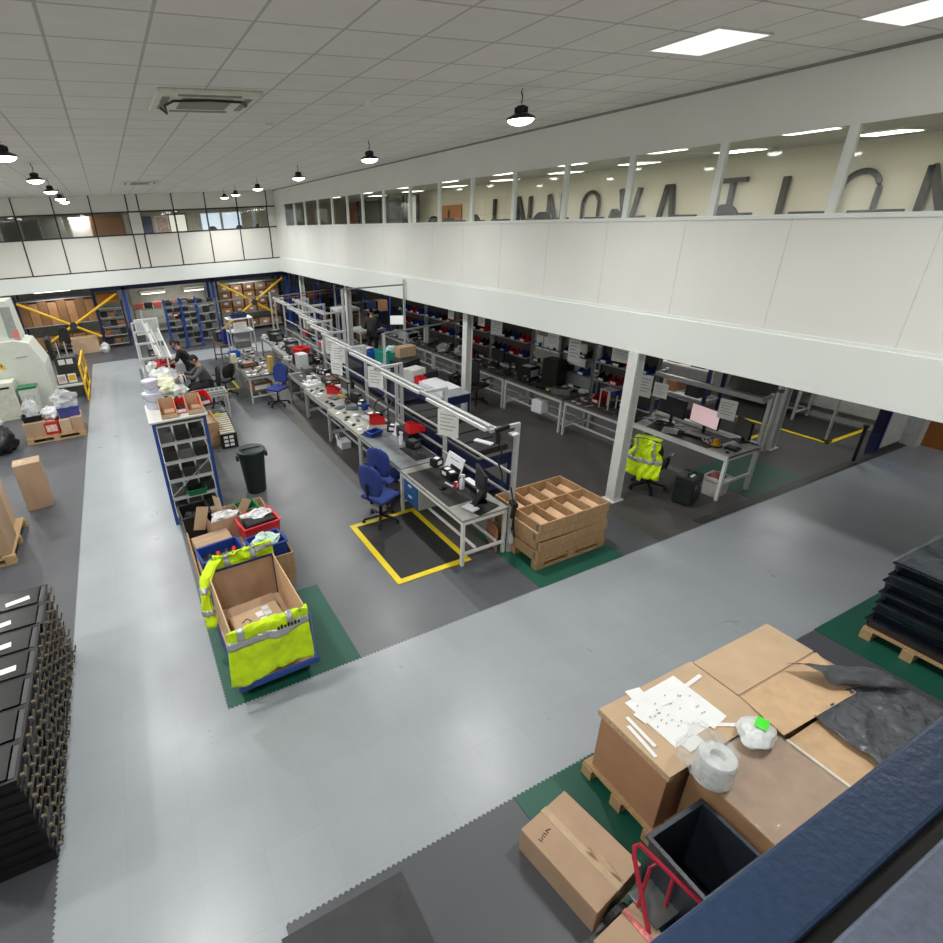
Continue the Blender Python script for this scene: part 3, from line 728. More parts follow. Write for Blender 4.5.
def taken(z):
    """footprints of the things already standing near height z"""
    out = []
    by = {}
    for o in COL.objects:
        if o.parent: by.setdefault(o.parent.name, []).append(o)
    def pts(o, M):
        if o.type == 'MESH':
            for c in o.bound_box: yield M @ Vector(c)
        for c in by.get(o.name, ()):
            yield from pts(c, M @ Matrix.LocRotScale(c.location, c.rotation_euler, c.scale))
    for o in COL.objects:
        if o.parent is None and o.get('category') and o.get('category') not in ('workbench', 'lighting frame', 'shelf', 'rack', 'desk', 'mat', 'trolley', 'overhead rail', 'track'):
            P = list(pts(o, Matrix.LocRotScale(o.location, o.rotation_euler, o.scale)))
            if P and min(p.z for p in P) < z + .36 and max(p.z for p in P) > z + .012:
                out.append((min(p.x for p in P), max(p.x for p in P), min(p.y for p in P), max(p.y for p in P)))
    return out
def run_swarm(region, z, n, lb, grp, seed, kinds, occ):
    """loose small parts lying about on a worktop; each is its own object"""
    rnd = random.Random(seed); x0, x1, y0, y1 = region; pad = .075
    spots = []
    for _ in range(n*25):
        if len(spots) >= n: break
        x, y = rnd.uniform(x0, x1), rnd.uniform(y0, y1)
        if all(abs(x-a) > .125 or abs(y-b) > .125 for a, b in spots) and not any(q[0]-pad < x < q[1]+pad and q[2]-pad < y < q[3]+pad for q in occ): spots.append((x, y))
    for k, (x, y) in enumerate(spots):
        q = rnd.choice(kinds); rz = rnd.uniform(0, 3.1)
        l = {'module': 'small black electronic module', 'dark': 'small dark box with a white tag', 'pale': 'small pale plastic box', 'stand': 'thin grey rod stand', 'part': 'small copper coloured component', 'strip': 'narrow white strip of packaging', 'block': 'small grey metal block', 'scrap': 'small white paper scrap'}[q] + ' ' + lb
        def mk(q=q):
            nm = {'module': 'electronic_module', 'part': 'component', 'strip': 'packing_strip', 'dark': 'tagged_box', 'pale': 'plastic_box', 'stand': 'rod_stand', 'block': 'metal_block', 'scrap': 'paper_scrap'}[q]
            if q == 'dark': g = B().box(-.07, .07, -.09, .09, 0, .13).box(-.073, -.07, -.05, .05, .04, .10, 1).box(-.04, .04, -.04, .04, .13, .133, 1); m = [BLACK, PAPER]
            elif q == 'pale': g = B().box(-.05, .05, -.07, .07, 0, .07).box(-.045, .045, -.065, .065, .07, .078); m = WPLAS
            elif q == 'stand': g = B().box(-.06, .06, -.05, .05, 0, .015).cyl((0, .02, .015), (0, .02, .34), .008, n=8).bar((0, .03, .3), (0, -.1, .27), .02, .03); m = [STEEL]
            elif q == 'module': g = B().box(-.045, .045, -.03, .03, 0, .025).box(-.02, .02, -.012, .012, .025, .034); m = BLACK
            elif q == 'part': g = B().cyl((-.03, 0, .018), (.03, 0, .018), .018, n=10).box(.03, .05, -.006, .006, .012, .024); m = COPPER
            elif q == 'strip': g = B().box(-.09, .09, -.014, .014, 0, .012).box(-.09, -.06, -.02, .02, 0, .014); m = WPLAS
            elif q == 'block': g = B().box(-.035, .035, -.025, .025, 0, .03).cyl((0, 0, .03), (0, 0, .045), .012, n=10); m = STEEL
            else: g = B().grid(lambda u, v: (u*.12-.06, v*.09-.045, .006+.006*math.sin(5*u+3*v)), 4, 4); m = PAPER
            o = g.build(nm, m); return tag(o, '', 'small part')
        copyof('sw' + q, mk, (x, y, z + .001), rz, l, f'{l.split()[1]} {q}s {grp}')
H = .761
# first bench
b1 = 'on the first central bench'
mat_sheet((3.82, 6.05, H), .56, 1.22, 'big black rubber work mat on the first central bench')
t = thing('document_holder', 'white clear-topped document stand leaning at the back of the first bench', 'stand', (4.15, 6.30, H), .0)
B().prism([(-.02, 0), (0, 0), (.10, .30), (.08, .30)], -.22, .22, 'y').build('panel', WPLAS, t)
B().prism([(-.03, .0), (-.015, 0), (.03, .15), (.015, .15)], -.2, .06, 'y').build('black_pocket', BLACK, t)
B().box(.055, .063, -.1, .14, .21, .235).build('slot', BLACK, t)
device('ps', .16, .44, .09, BLACK, (4.16, 5.78, H), 0, 'low black power unit with white front strip on the first central bench', 'power unit', 'power_unit', WPLAS)
monitor('black flat monitor on a stand at the near end of first central bench', (4.02, 5.36, H), -1.9, .44, .34, BLACK)
t = thing('laptop_stand', 'black angled laptop stand by the near end of first central bench', 'stand', (3.93, 5.22, H), .25)
B().box(-.2, .2, -.16, .16, 0, .012).build('base', BLACK, t)
B().bar((-.05, .1, .01), (.08, -.02, .34), .18, .02).build('sloping_arm', BLACK, t)
B().box(-.22, -.08, -.04, .16, .012, .03).build('white_pad', WPLAS, t)
spray((4.0, 5.80, H), 'white spray bottle standing on the black mat of the first bench', .6)
device('redcap', .05, .05, .11, RED, (3.94, 5.86, H), .3, 'small red tin beside the white spray bottle on the first bench', 'tin', 'tin', WPLAS)
mess((4.1, 5.55, H), 'tangled black cable lying behind the monitor of the first bench', 3, .16)
swarm((3.75, 4.15, 5.5, 6.0), H + .006, 6, b1 + ' beside the black mat', 'on the first bench', 5, ('module', 'strip'))
# end post equipment
t = thing('tool_balancer', 'black hanging tool cluster clamped to the near end light rail', 'tool', (3.98, 5.0, 1.98))
B().bar((-.05, 0, 0), (.16, 0, .02), .05, .05).cyl((0, 0, -.04), (0, 0, -.18), .03).build('clamp', BLACK, t)
B().tube([(0, 0, -.16), (.06, -.02, -.3), (.02, 0, -.45), (.10, .02, -.6), (.12, .0, -.75)], .012, 6).build('cable', BLACK, t)
B().box(.20, .30, -.05, .05, -.12, -.09).build('white_sensor', WPLAS, t, bevel=.008)
t = thing('barcode_scanner', 'black hand tool in a holster on the end post of first bench', 'scanner', (4.27, 4.95, .62))
B().bar((0, 0, .0), (0, -.03, .22), .06, .05).build('handle', BLACK, t, bevel=.01)
B().bar((.01, .06, .24), (-.01, -.07, .22), .08, .07).build('head', BLACK, t, bevel=.01)
B().tube([(0, -.02, 0), (-.03, -.05, -.2), (.02, -.05, -.3), (0, 0, .25), (-.06, 0, .5)], .01, 6).build('cord', BLACK, t)
t = thing('hanging_bottle', 'clear plastic bottle hung on the end post below the holster', 'bottle', (4.27, 4.94, .22))
B().lathe(0, 0, [(.035, 0), (.036, .15), (.015, .19), (.015, .22)], 12).build('body', BAGC, t, smooth=True); B().cyl((0, 0, .22), (0, 0, .245), .017, n=10).build('cap', BLACK, t)
t = thing('drawer_unit', 'blue steel drawer unit hung below the first central bench', 'drawers', (3.74, 6.55, .25))
B().box(-.19, .19, -.24, .24, 0, .41).build('cabinet', LGREY, t, bevel=.004)
for z in (.02, .21):
    d = B().box(-.205, -.19, -.225, .225, z, z + .18).build('drawer', DRAWB, t, bevel=.003)
    B().box(-.225, -.205, -.05, .05, z + .12, z + .14).build('handle', WPLAS, d)
# second bench
mat_sheet((4.10, 7.32, H), .40, .62, 'black tray mat with black gear on the second central bench', BLACKM)
spray((4.02, 7.78, H), 'white spray bottle at the middle of the second central bench', .4)
device('vise', .18, .22, .14, BLACK, (4.14, 7.55, H), .3, 'black clamp fixture behind the spray bottle on second bench', 'fixture', 'fixture', STEEL)
parts_bin('red', (4.28, 7.72, H + .22), PI/2, 'red parts bin on the rear rail of the second central bench')
device('blkbox', .2, .5, .2, BLACK, (4.24, 7.95, H), 0, 'long black tool tray along the back of the second bench', 'tray', 'tool_tray')
t = thing('document_holder', 'small white card holder beside the red bin of second bench', 'stand', (4.16, 8.25, H))
B().bar((0, 0, 0), (.04, 0, .22), .16, .01, up=(1, 0, 0)).build('panel', WPLAS, t); B().box(-.05, .06, -.08, .08, 0, .01).build('foot', WPLAS, t)
tote('bl1', BLUEP, .26, .18, .10, (3.78, 8.42, H), .25, 'open blue tray near the front edge where second and third benches meet', name='parts_tray', cat='tray')
mess((3.72, 8.56, H), 'black cable heap beside the blue tray on the second bench', 5, .15)
mess((4.05, 7.12, H), 'black cable heap at the near end of the second bench', 6, .13)
swarm((3.95, 4.2, 7.0, 7.5), H + .007, 6, 'on the second central bench among black gear', 'on the second bench', 6, ('module', 'strip', 'block'))
# third bench
parts_bin('red', (4.12, 8.98, H), 1.2, 'red parts bin on the third central bench beside a black ring lamp')
t = thing('ring_lamp', 'black ring magnifier lamp arching over the third central bench', 'lamp', (4.3, 8.85, H))
B().tube([(0, 0, 0), (0, 0, .3), (-.05, 0, .45)], .012, 8).build('arm', BLACK, t)
B().tube([(-.10 + .17*math.cos(a*PI/12), .17*math.sin(a*PI/12), .42 + .10*math.sin(a*PI/12 + 1)) for a in range(25)], .014, 8).build('ring', BLACK, t)
B().cyl((0, 0, 0), (0, 0, .03), .06).build('base', BLACK, t)
device('lt', .30, .20, .05, DKTOP, (4.2, 9.45, H), 1.5, 'long black instrument strip along the back of the third bench', 'instrument', 'instrument', WPLAS)
tote('bl2', BLUEP, .12, .09, .12, (4.24, 9.85, H), .2, 'small blue and white pack on the third bench under the hanging paper', name='carton', cat='box')
device('whpk', .12, .3, .05, WPLAS, (4.05, 9.30, H), .2, 'flat white pack on the third central bench', 'pack', 'flat_pack')
mat_sheet((3.80, 9.2, H), .34, .62, 'pale glossy sheet laid on the third central bench', mat('pale film sheet', (176, 175, 168), .3, 0, .1), .04)
swarm((3.62, 4.0, 8.8, 10.1), H + .007, 5, 'on the third central bench', 'on the third bench', 7, ('strip', 'block'))
# fourth bench
device('tab1', .2, .15, .02, mat('blue black glass', (36, 66, 92), .25), (3.82, 10.25, H), .4, 'dark blue tablet lying where third and fourth benches meet', 'tablet', 'tablet')
device('tab2', .26, .17, .03, mat('blue grey cloth', (62, 86, 110), .6), (4.02, 10.05, H), -.5, 'blue grey folder lying on the third bench', 'folder', 'folder')
device('pho', .16, .26, .02, BLACK, (3.95, 10.95, H), .35, 'black keypad panel lying on the fourth central bench', 'keypad', 'keypad', STEEL)
device('sheetm', .22, .35, .012, mat('grey plate', (126, 124, 116), .4), (3.76, 11.05, H), .1, 'grey flat plate lying on the fourth central bench', 'plate', 'plate')
parts_bin('red', (4.12, 11.35, H), .9, 'large red parts bin on the fourth central bench')
toolm((4.3, 10.75, H), .6, 'black bench microscope at the back of the fourth bench')
device('camr', .14, .3, .22, BLACK, (4.28, 10.40, H), .2, 'black camera fixture with cables at the back of fourth bench', 'fixture', 'camera_fixture', STEEL)
device('ylw', .05, .18, .05, YEL, (4.15, 11.0, H), .4, 'small yellow handled tool beside the red bin on fourth bench', 'tool', 'hand_tool')
mess((4.15, 10.55, H), 'black cables under the microscope on the fourth bench', 8, .18)
swarm((3.65, 4.1, 10.45, 12.0), H, 8, 'on the fourth central bench', 'on the fourth bench', 9, ('module', 'strip', 'block'))
# fifth bench and beyond
device('tray5', .34, .5, .12, BLACKM, (4.35, 12.2, H), 0, 'open black sorting tray at the start of the fifth central bench', 'tray', 'sorting_tray', COPPER)
flat_paper((3.95, 12.45, H), .2, 'white sheets lying on the near end of the fifth central bench', .42, .3)
flat_paper((4.05, 13.2, H), .4, 'pinkish printed form lying on the fifth central bench', .3, .42)
mat_sheet((3.95, 13.1, H), .5, .9, 'black rubber mat on the fifth central bench under the form', ESD)
device('scl', .28, .3, .13, mat('grey instrument', (104, 106, 104), .45), (4.2, 13.55, H), .1, 'grey weighing instrument on the fifth bench beside white carton', 'instrument', 'instrument', STEEL)
device('wct', .26, .34, .42, mat('pale carton', (196, 200, 200), .6), (4.2, 13.98, H), .1, 'upright pale grey carton at the end of the sixth bench', 'carton', 'carton')
tote('redbig', RED, .34, .42, .18, (4.35, 14.45, H + .3), .3, 'big red parts bin raised on the sixth central bench', name='parts_bin', cat='bin')
device('rbst', .4, .5, .29, BLACKM, (4.38, 14.45, H), .3, 'black machine carrying the big red bin on the sixth bench', 'machine', 'bench_machine', STEEL)
for k, (x, y) in enumerate(((4.5, 15.9), (4.7, 16.6), (4.6, 18.1), (4.75, 18.8))):
    device('dkm', .3, .4, .25, BLACKM, (x, y, H), .2*k, f'dark bench machine far along the central row, {ordn[k]} beyond the red bin', 'machine', 'bench_machine', STEEL, 'dark machines at the far central benches')
swarm((4.05, 4.75, 13.9, 15.3), H, 7, 'on the sixth central bench', 'on the sixth bench', 12, ('module', 'strip', 'part'))
swarm((4.3, 4.9, 15.6, 17.2), H, 7, 'on the seventh central bench', 'on the seventh bench', 13, ('module', 'strip', 'block'))
swarm((4.4, 5.0, 17.5, 19.1), H, 6, 'on the eighth central bench', 'on the eighth bench', 14, ('module', 'strip', 'block'))
for i, (x0, x1, y0, y1, xb, xp, z) in enumerate(MB_):
    nth = ['first', 'second', 'third', 'fourth', 'fifth', 'sixth', 'seventh', 'eighth'][i]
    swarm((x1 - .26, x1 - .09, y0 + (.9 if i == 0 else .12), y1 - .12), H + (.007 if i == 0 else .001), 8 if i > 1 else 3, f'at the back edge of the {nth} central bench', f'back edge of the {nth} bench', 120 + i, ('dark', 'pale', 'stand', 'dark', 'module') if i > 1 else ('dark', 'stand', 'module', 'dark'))
    if i > 1: swarm((x0 + .1, x1 - .3, y0 + .1, y1 - .1), H, 7, f'on the open top of the {nth} central bench', f'open top of the {nth} bench', 140 + i, ('scrap', 'module', 'strip', 'pale'))
# papers clipped to the light rails
for k, (x, y, z, i) in enumerate(((3.88, 6.02, 1.82, 0), (4.02, 8.75, 1.83, 2), (4.15, 10.95, 1.82, 3), (4.3, 11.75, 1.84, 3))):
    paper((x, y, z - .06), -PI/2 + .5 + .05*k, f'white instruction sheet clipped to the light rail over the {ordn[i]} central bench' + (', deeper one' if k == 3 else ''), 0, .34, .40)
paper((4.6, 12.35, 1.15), -PI/2 + .3, 'large white sheets hung on the frame over the fifth central bench', 0, .45, .5)
paper((4.85, 13.9, 1.25), -PI/2, 'white sheet hung on the frame over the sixth central bench', 0, .4, .4)
reel('wh', .06, .05, WPLAS, (3.62, 10.0, .17), 0, 'white cable reel on the lower rail of the third bench')
device('whb', .22, .3, .16, WPLAS, (3.72, 9.9, .0), 0, 'pale bin standing under the third central bench', 'bin', 'bin')
# drawers and dark boxes in the knee space
for k, (x, y) in enumerate(((4.0, 8.1), (4.03, 9.3), (4.085, 11.2), (4.205, 12.9))):
    device('und', .28, .6, .42, mat('dark cupboard steel', (42, 44, 50), .5), (x, y, 0), 0, f'dark low cupboard under the central row, {ordn[k]} behind the blue chairs', 'cupboard', 'under_bench_cupboard', STEEL, 'dark cupboards under the central benches')
# chairs and the floor mat
bc = chair_mesh('desk_chair', 'blue swivel chair with tall rounded back at the yellow edged mat', (3.07, 6.72, 0), -1.15, BLUE, grp=None)
dup(bc, (3.46, 7.28, 0), -1.05, 'blue swivel chair tucked under the second bench behind another blue chair')
dup(bc, (3.28, 13.5, 0), 2.2, 'violet blue swivel chair beside the cluttered table in the middle aisle')
t = thing('floor_mat', 'black anti-fatigue mat with bright yellow border under the first bench', 'mat', (3.13, 5.95, .003))
B().box(-.5, .5, -.76, .76, 0, .014).build('pad', ESD, t)
B().box(-.59, -.5, -.85, .85, 0, .013).box(.5, .59, -.85, .85, 0, .013).box(-.5, .5, -.85, -.76, 0, .013).box(-.5, .5, .76, .85, 0, .013).build('border', YELT, t)
# ------------------------------------------------------------------ hi-vis covered trolley
tr = thing('platform_trolley', 'blue platform trolley carrying an open wooden box on the green floor square', 'trolley', (.63, 4.86, 0), .03)
B().box(-.42, .42, -.68, .68, .19, .225).build('platform', PLY, tr, bevel=.004)
B().box(-.44, .44, -.71, -.68, .17, .235).box(-.44, .44, .68, .71, .17, .235).box(-.44, -.42, -.68, .68, .17, .235).box(.42, .44, -.68, .68, .17, .235).build('edge_frame', RACKB, tr, bevel=.004)
for s in (-1, 1):
    B().tube([(-.40, s*.69, .2), (-.40, s*.69, .83), (-.37, s*.69, .90), (-.30, s*.69, .93), (.30, s*.69, .93), (.37, s*.69, .90), (.40, s*.69, .83), (.40, s*.69, .2)], .016, 8).build('handle', mat('pale blue tube', (96, 130, 186), .35, .2, .05), tr, smooth=True)
    for q in (-1, 1):
        w = B().cyl((q*.33 - .02, s*.55, .07), (q*.33 + .02, s*.55, .07), .07, n=16).build('wheel', RUBBER, tr)
        B().box(q*.33 - .035, q*.33 + .035, s*.55 - .04, s*.55 + .04, .13, .17).box(q*.33 - .035, q*.33 - .027, s*.55 - .025, s*.55 + .025, .06, .14).box(q*.33 + .027, q*.33 + .035, s*.55 - .025, s*.55 + .025, .06, .14).build('fork', STEEL, w)
bx = thing('wooden_box', 'open pale wooden box standing on the blue platform trolley', 'box', (.63, 4.86, .226), .03)
B().box(-.40, -.385, -.60, .60, 0, .60).build('side_board', PLY, bx, bevel=.003); B().box(.385, .40, -.60, .60, 0, .60).build('side_board', PLY, bx, bevel=.003)
B().box(-.385, .385, .585, .60, 0, .60).build('end_board', CARD, bx, bevel=.003); B().box(-.385, .385, -.60, -.585, 0, .56).build('end_board', CARD, bx, bevel=.003)
B().box(-.385, .385, -.585, .585, 0, .012).build('floor_board', CARD2, bx)
B().box(-.387, .387, .572, .585, .585, .612).box(.376, .384, .56, .585, .0, .6).build('dark_edging', NAVY, bx)
cb = thing('cardboard_box', 'flattened brown cardboard with white labels lying inside the wooden trolley box', 'box', (.61, 4.81, .24), .1)
B().box(-.27, .3, -.30, .28, 0, .16).build('body', CARD2, cb, bevel=.006)
B().grid(lambda u, v: (-.30 + .6*u, .28 + .14*v, .16 + .05*math.sin(3*v)), 4, 4).build('flap', CARD, cb, solid=.006)
for k, (x, y) in enumerate(((.06, .14), (.15, .12), (.08, .02), (.17, .0), (.15, .2))): B().box(x-.042, x+.042, y-.045, y+.045, .161, .163).build('label', PAPER, cb)
g = B()
for p in ([(-.16, .1), (-.10, .14), (-.06, .08), (-.13, .02), (-.08, -.03)], [(-.02, -.08), (.03, -.02), (.06, -.1), (.09, -.03)], [(.12, -.06), (.15, -.1)]): g.tube([(x, y, .162) for x, y in p], .006, 5)
g.build('marker_writing', BLACK, cb)
def vest_cloth(t, fn, bands, seed=1, th=.006, nm='fabric', nu=34, nv=30):
    rnd = random.Random(seed); ph = [rnd.uniform(0, 6) for _ in range(6)]
    def wr(u, v, off=0):
        x, y, z = fn(u, v)
        w = .035*(noise.noise((3.2*u + ph[0], 2.6*v, ph[1]))) + .060*(.35 - abs(noise.noise((5*u + 2*v, 4*v + ph[2], ph[3])))) + .012*noise.noise((18*u, 15*v, ph[4]))
        n = fn.normal(u, v); k = w + off
        return (x + n[0]*k, y + n[1]*k, z + n[2]*k)
    B().grid(lambda u, v: wr(u, v), nu, nv).build(nm, HIVIS, t, smooth=True, solid=th)
    for (u0, u1, v0, v1) in bands:
        B().grid(lambda u, v: wr(u0 + (u1-u0)*u, v0 + (v1-v0)*v, -.012), max(4, int(40*(u1-u0))), max(4, int(40*(v1-v0)))).build('reflective_strip', SILV, t, smooth=True, solid=.004)
class Drape:
    """cloth hung over a bar: inside length a, over the bar, outside length b"""
    def __init__(s, x0, x1, y, zt, a, b, out=-1, flare=.05, skew=0): s.__dict__.update(locals())
    def __call__(s, u, v):
        bb = s.b*(1 + .16*noise.noise((u*2.6, .3, s.x0*7)))
        L = s.a + bb + .08; d = v*L
        x = s.x0 + (s.x1 - s.x0)*u
        if d < s.a: y, z = s.y - s.out*(.03 + .06*(s.a-d)), s.zt - (s.a - d)
        elif d < s.a + .08:
            q = (d - s.a)/.08*PI; y, z = s.y - s.out*.03*math.cos(q), s.zt + .025*math.sin(q)
        else:
            e = d - s.a - .08; y, z = s.y + s.out*(.03 + s.flare*e/s.b), s.zt - e
            x += -.06*(1 - u)**2*e/s.b + s.skew*e
        return (x, y, z)
    def normal(s, u, v):
        d = v*(s.a + s.b + .08)
        return (0, -s.out, 0) if d > s.a + .06 else ((0, s.out, 0) if d < s.a else (0, 0, -1))
vf = thing('safety_vest', 'fluorescent yellow safety jacket draped over the front handle of the trolley', 'vest', (.63, 4.86, 0), .03)
vest_cloth(vf, Drape(-.45, .37, -.70, .95, .20, .60, flare=.05), [(0, 1, .42, .52), (.12, .20, .05, .42), (.72, .80, .02, .42), (.12, .50, .02, .10)], 3)
g = B()
for k in range(7): g.rbox(-.02 + .035*k, -.765, .0, .022, .004, .05 if k % 2 else .035, .2)
pm = g.build('dark_print', BLACKM, vf); pm.location = (.06, -.02, .86)
vb = thing('safety_vest', 'fluorescent yellow safety jacket slung over the rear handle of the trolley', 'vest', (.63, 4.86, 0), .03)
d_ = Drape(-.30, .42, .69, .95, .22, .28, 1, .08)
vest_cloth(vb, d_, [(.16, .26, .0, 1), (.60, .70, 0, 1), (.70, 1, .26, .36)], 5)
class Sleeve:
    def __init__(s, pts, r): s.p = [Vector(q) for q in pts]; s.r = r
    def pos(s, v):
        k = v*(len(s.p)-1); i = min(int(k), len(s.p)-2); return s.p[i].lerp(s.p[i+1], k - i)
    def __call__(s, u, v):
        c = s.pos(v); a = u*2*PI; r = s.r*(1 - .25*v)
        return (c.x + r*math.cos(a), c.y + r*.6*math.sin(a), c.z)
    def normal(s, u, v): return (-math.cos(u*2*PI), -math.sin(u*2*PI), 0)
vest_cloth(vb, Sleeve([(-.28, .66, .93), (-.45, .50, .82), (-.50, .34, .60), (-.50, .24, .34)], .075), [(0, 1, .42, .5), (0, 1, .75, .83)], 7, nm='sleeve', nu=16, nv=22)

# ------------------------------------------------------------------ pallets with collars
def pallet(lb, x, y, w, d, rz=0, grp=None, m=WOOD):
    t = thing('wooden_pallet', lb, 'pallet', (x, y, 0), rz, grp)
    n = max(5, int(w/.16))
    top = B()
    for k in range(n):
        c = -w/2 + (k + .5)*w/n; top.box(c - w/n*.42, c + w/n*.42, -d/2, d/2, .122, .144)
    top.build('deck_board', m, t)
    for yy in (-d/2 + .05, 0, d/2 - .05):
        B().box(-w/2, w/2, yy - .05, yy + .05, .10, .122).build('bearer', m, t)
        g = B()
        for xx in (-w/2 + .07, 0, w/2 - .07): g.box(xx - .07, xx + .07, yy - .05, yy + .05, .022, .10)
        g.build('block', m, t)
        B().box(-w/2, w/2, yy - .05, yy + .05, 0, .022).build('skid', m, t)
    return t
def collar(lb, x, y, z, w, d, h, rz=0, grp=None, m=WOOD):
    t = thing('pallet_collar', lb, 'pallet collar', (x, y, z), rz, grp); th = .02
    for s in (-1, 1):
        B().box(-w/2, w/2, s*(d/2) - (th if s > 0 else 0), s*(d/2) + (0 if s > 0 else th), 0, h - .006).build('long_board', m, t, bevel=.003)
        B().box(s*(w/2) - (th if s > 0 else 0), s*(w/2) + (0 if s > 0 else th), -d/2 + th, d/2 - th, 0, h - .006).build('end_board', m, t, bevel=.003)
        for q in (-1, 1): B().box(s*(w/2+.002) - .004, s*(w/2+.002) + .004, q*(d/2-.06) - .02, q*(d/2-.06) + .02, .02, h-.03).build('hinge_plate', STEEL, t)
    return t
WOOD2 = mat('tan collar wood', (172, 138, 100), .65, 0, .14, 5, .05, (8, 8, 1))
pallet('wooden pallet under the stacked collars on the green square by the first bench', 4.97, 4.97, 1.26, 1.0, .0, m=WOOD2)
for k in range(4):
    collar(f'pale wooden pallet collar beside the first bench, {["lowest","second","third","topmost"][k]} of the four in its stack', 4.97 + (.0, .015, -.01, .005)[k], 4.97 + (.0, -.01, .01, 0)[k], .146 + .148*k, 1.24, .98, .146, (.0, .012, -.01, .004)[k], 'pallet collars in the tall stack', WOOD2)
t = thing('divider_insert', 'wooden divider grid set in the top collar of the tall stack', 'divider', (4.97, 4.97, .52), .004)
g = B()
for k in range(1, 4): g.box(-.62 + k*.31 - .008, -.62 + k*.31 + .008, -.445, .445, .0, .205)
g.build('cross_board', WOOD2, t); B().box(-.58, .58, -.01, .01, 0, .21).build('long_board', WOOD2, t); B().box(-.58, .58, -.445, .445, -.0, .012).build('base_board', PLY, t)
for i in range(4):
    for j in range(2):
        x, y = 4.97 - .465 + .31*i, 4.97 + (-.23 if j == 0 else .23)
        tag(B().box(-.13, .05, -.2, .2, 0, .012).prism([(-.02, .012), (.13, .07), (.13, .085), (-.02, .025)], -.2, .2, 'y').build('packing_piece', PLY, loc=(x, y, .533)), 'pale folded packing piece lying in a cell of the wooden divider', 'packing', 'packing pieces in the divider cells')
tag(B().box(-.19, .19, -.012, .012, 0, .38).build('cardboard_sheet', mat('pinkish cardboard', (168, 118, 88), .8), loc=(4.20, 5.28, .0), rz=1.3), 'small pinkish cardboard sheet leaning behind the collar stack beside bench leg', 'cardboard')
# pallet with totes behind the trolley
pallet('wooden pallet carrying crates between the trolley and the blue shelf rack', .74, 6.75, 1.22, 1.75, 0)
for k in range(2): collar(f'brown pallet collar holding crates behind the trolley, {["lower","upper"][k]} one', .74, 6.75, .146 + .17*k, 1.24, 1.77, .168, .0, 'collars under the crates', WOOD2)
tag(B().box(-.59, .59, -.85, .85, 0, .02).build('packing_board', CARD2, loc=(.74, 6.75, .33)), 'tan board filling the collar under the coloured crates', 'board')
ZB_ = .352
def fill_red(t):
    B().box(-.24, .24, -.13, .13, .16, .18).build('black_parts', BLACKM, t)
    for k in range(4): B().cyl((-.17 + .11*k, -.06, .19), (-.13 + .11*k, .06, .22), .03, n=10).build('red_part', RED if k % 2 else BLACK, t)
tote('bA', BLUEP, .54, .36, .30, (.46, 6.15, ZB_), .12, 'blue crate with black and red parts nearest the trolley', fill=fill_red)
def fill_bags(t): B().blob(0, 0, .24, .19, .14, .09, .35, 20, 10, 4).build('packets', mat('pale green packets', (196, 222, 208), .35, 0, .25, 30, .6), t)
tote('bB', BLUEP, .46, .36, .26, (1.06, 6.10, ZB_ + .03), .12, 'blue crate full of pale clear packets beside another blue crate', fill=fill_bags)
def fill_blk(t):
    B().box(-.2, .2, -.2, .05, .12, .31).build('black_box', BLACKM, t)
    B().blob(.02, .05, .3, .2, .12, .06, .4, 16, 8, 9).build('white_packets', mat('white packets', (214, 214, 216), .4, 0, .3, 24, .5), t)
tote('rC', mat('coral red plastic', (212, 52, 58), .4), .52, .46, .28, (1.08, 6.66, ZB_ + .05), .12, 'red crate of black boxes and white packets behind the blue crates', fill=fill_blk)
tote('gD', GREENP, .40, .30, .22, (1.0, 7.28, ZB_ + .02), .1, 'green crate partly hidden behind the red crate')
def open_carton(lb, x, y, z, w, d, h, rz, inside=None, m=CARD):
    t = thing('cardboard_box', lb, 'box', (x, y, z), rz)
    B().box(-w/2, -w/2+.006, -d/2, d/2, 0, h).box(w/2-.006, w/2, -d/2, d/2, 0, h).box(-w/2, w/2, -d/2, -d/2+.006, 0, h).box(-w/2, w/2, d/2-.006, d/2, 0, h).box(-w/2, w/2, -d/2, d/2, 0, .006).build('body', m, t)
    B().bar((0, d/2, h), (0, d/2 + .06, h + .17), w, .005, up=(1, 0, 0)).build('flap', CARD2, t)
    B().bar((-w/2, 0, h), (-w/2 - .16, 0, h + .05), d, .005, up=(0, 1, 0)).build('flap', CARD2, t)
    B().bar((w/2, 0, h), (w/2 + .12, 0, h - .08), d, .005, up=(0, 1, 0)).build('flap', CARD2, t)
    if inside: B().blob(0, 0, h*.85, w*.4, d*.38, .07, .4, 16, 8, 2).build('packing', inside, t)
    return t
open_carton('open brown carton with flaps up and white packing behind the crates', .66, 6.98, ZB_, .46, .36, .36, .12, mat('white packets', (0, 0, 0)))
def fill_tool(t):
    B().bar((-.1, -.05, .2), (.1, .1, .28), .03, .02).build('white_tool', WPLAS, t)
    B().blob(.0, .1, .2, .15, .12, .06, .4, 14, 8, 6).build('bundle', BLACKM, t)
tote('kE', BLACK, .40, .42, .36, (.30, 7.32, ZB_), .05, 'black crate with white tools beside the open brown carton', fill=fill_tool)
carton('pk1', .5, .3, .22, (.42, 6.62, ZB_), .1, 'low brown carton between the front blue crate and open carton', CARD)
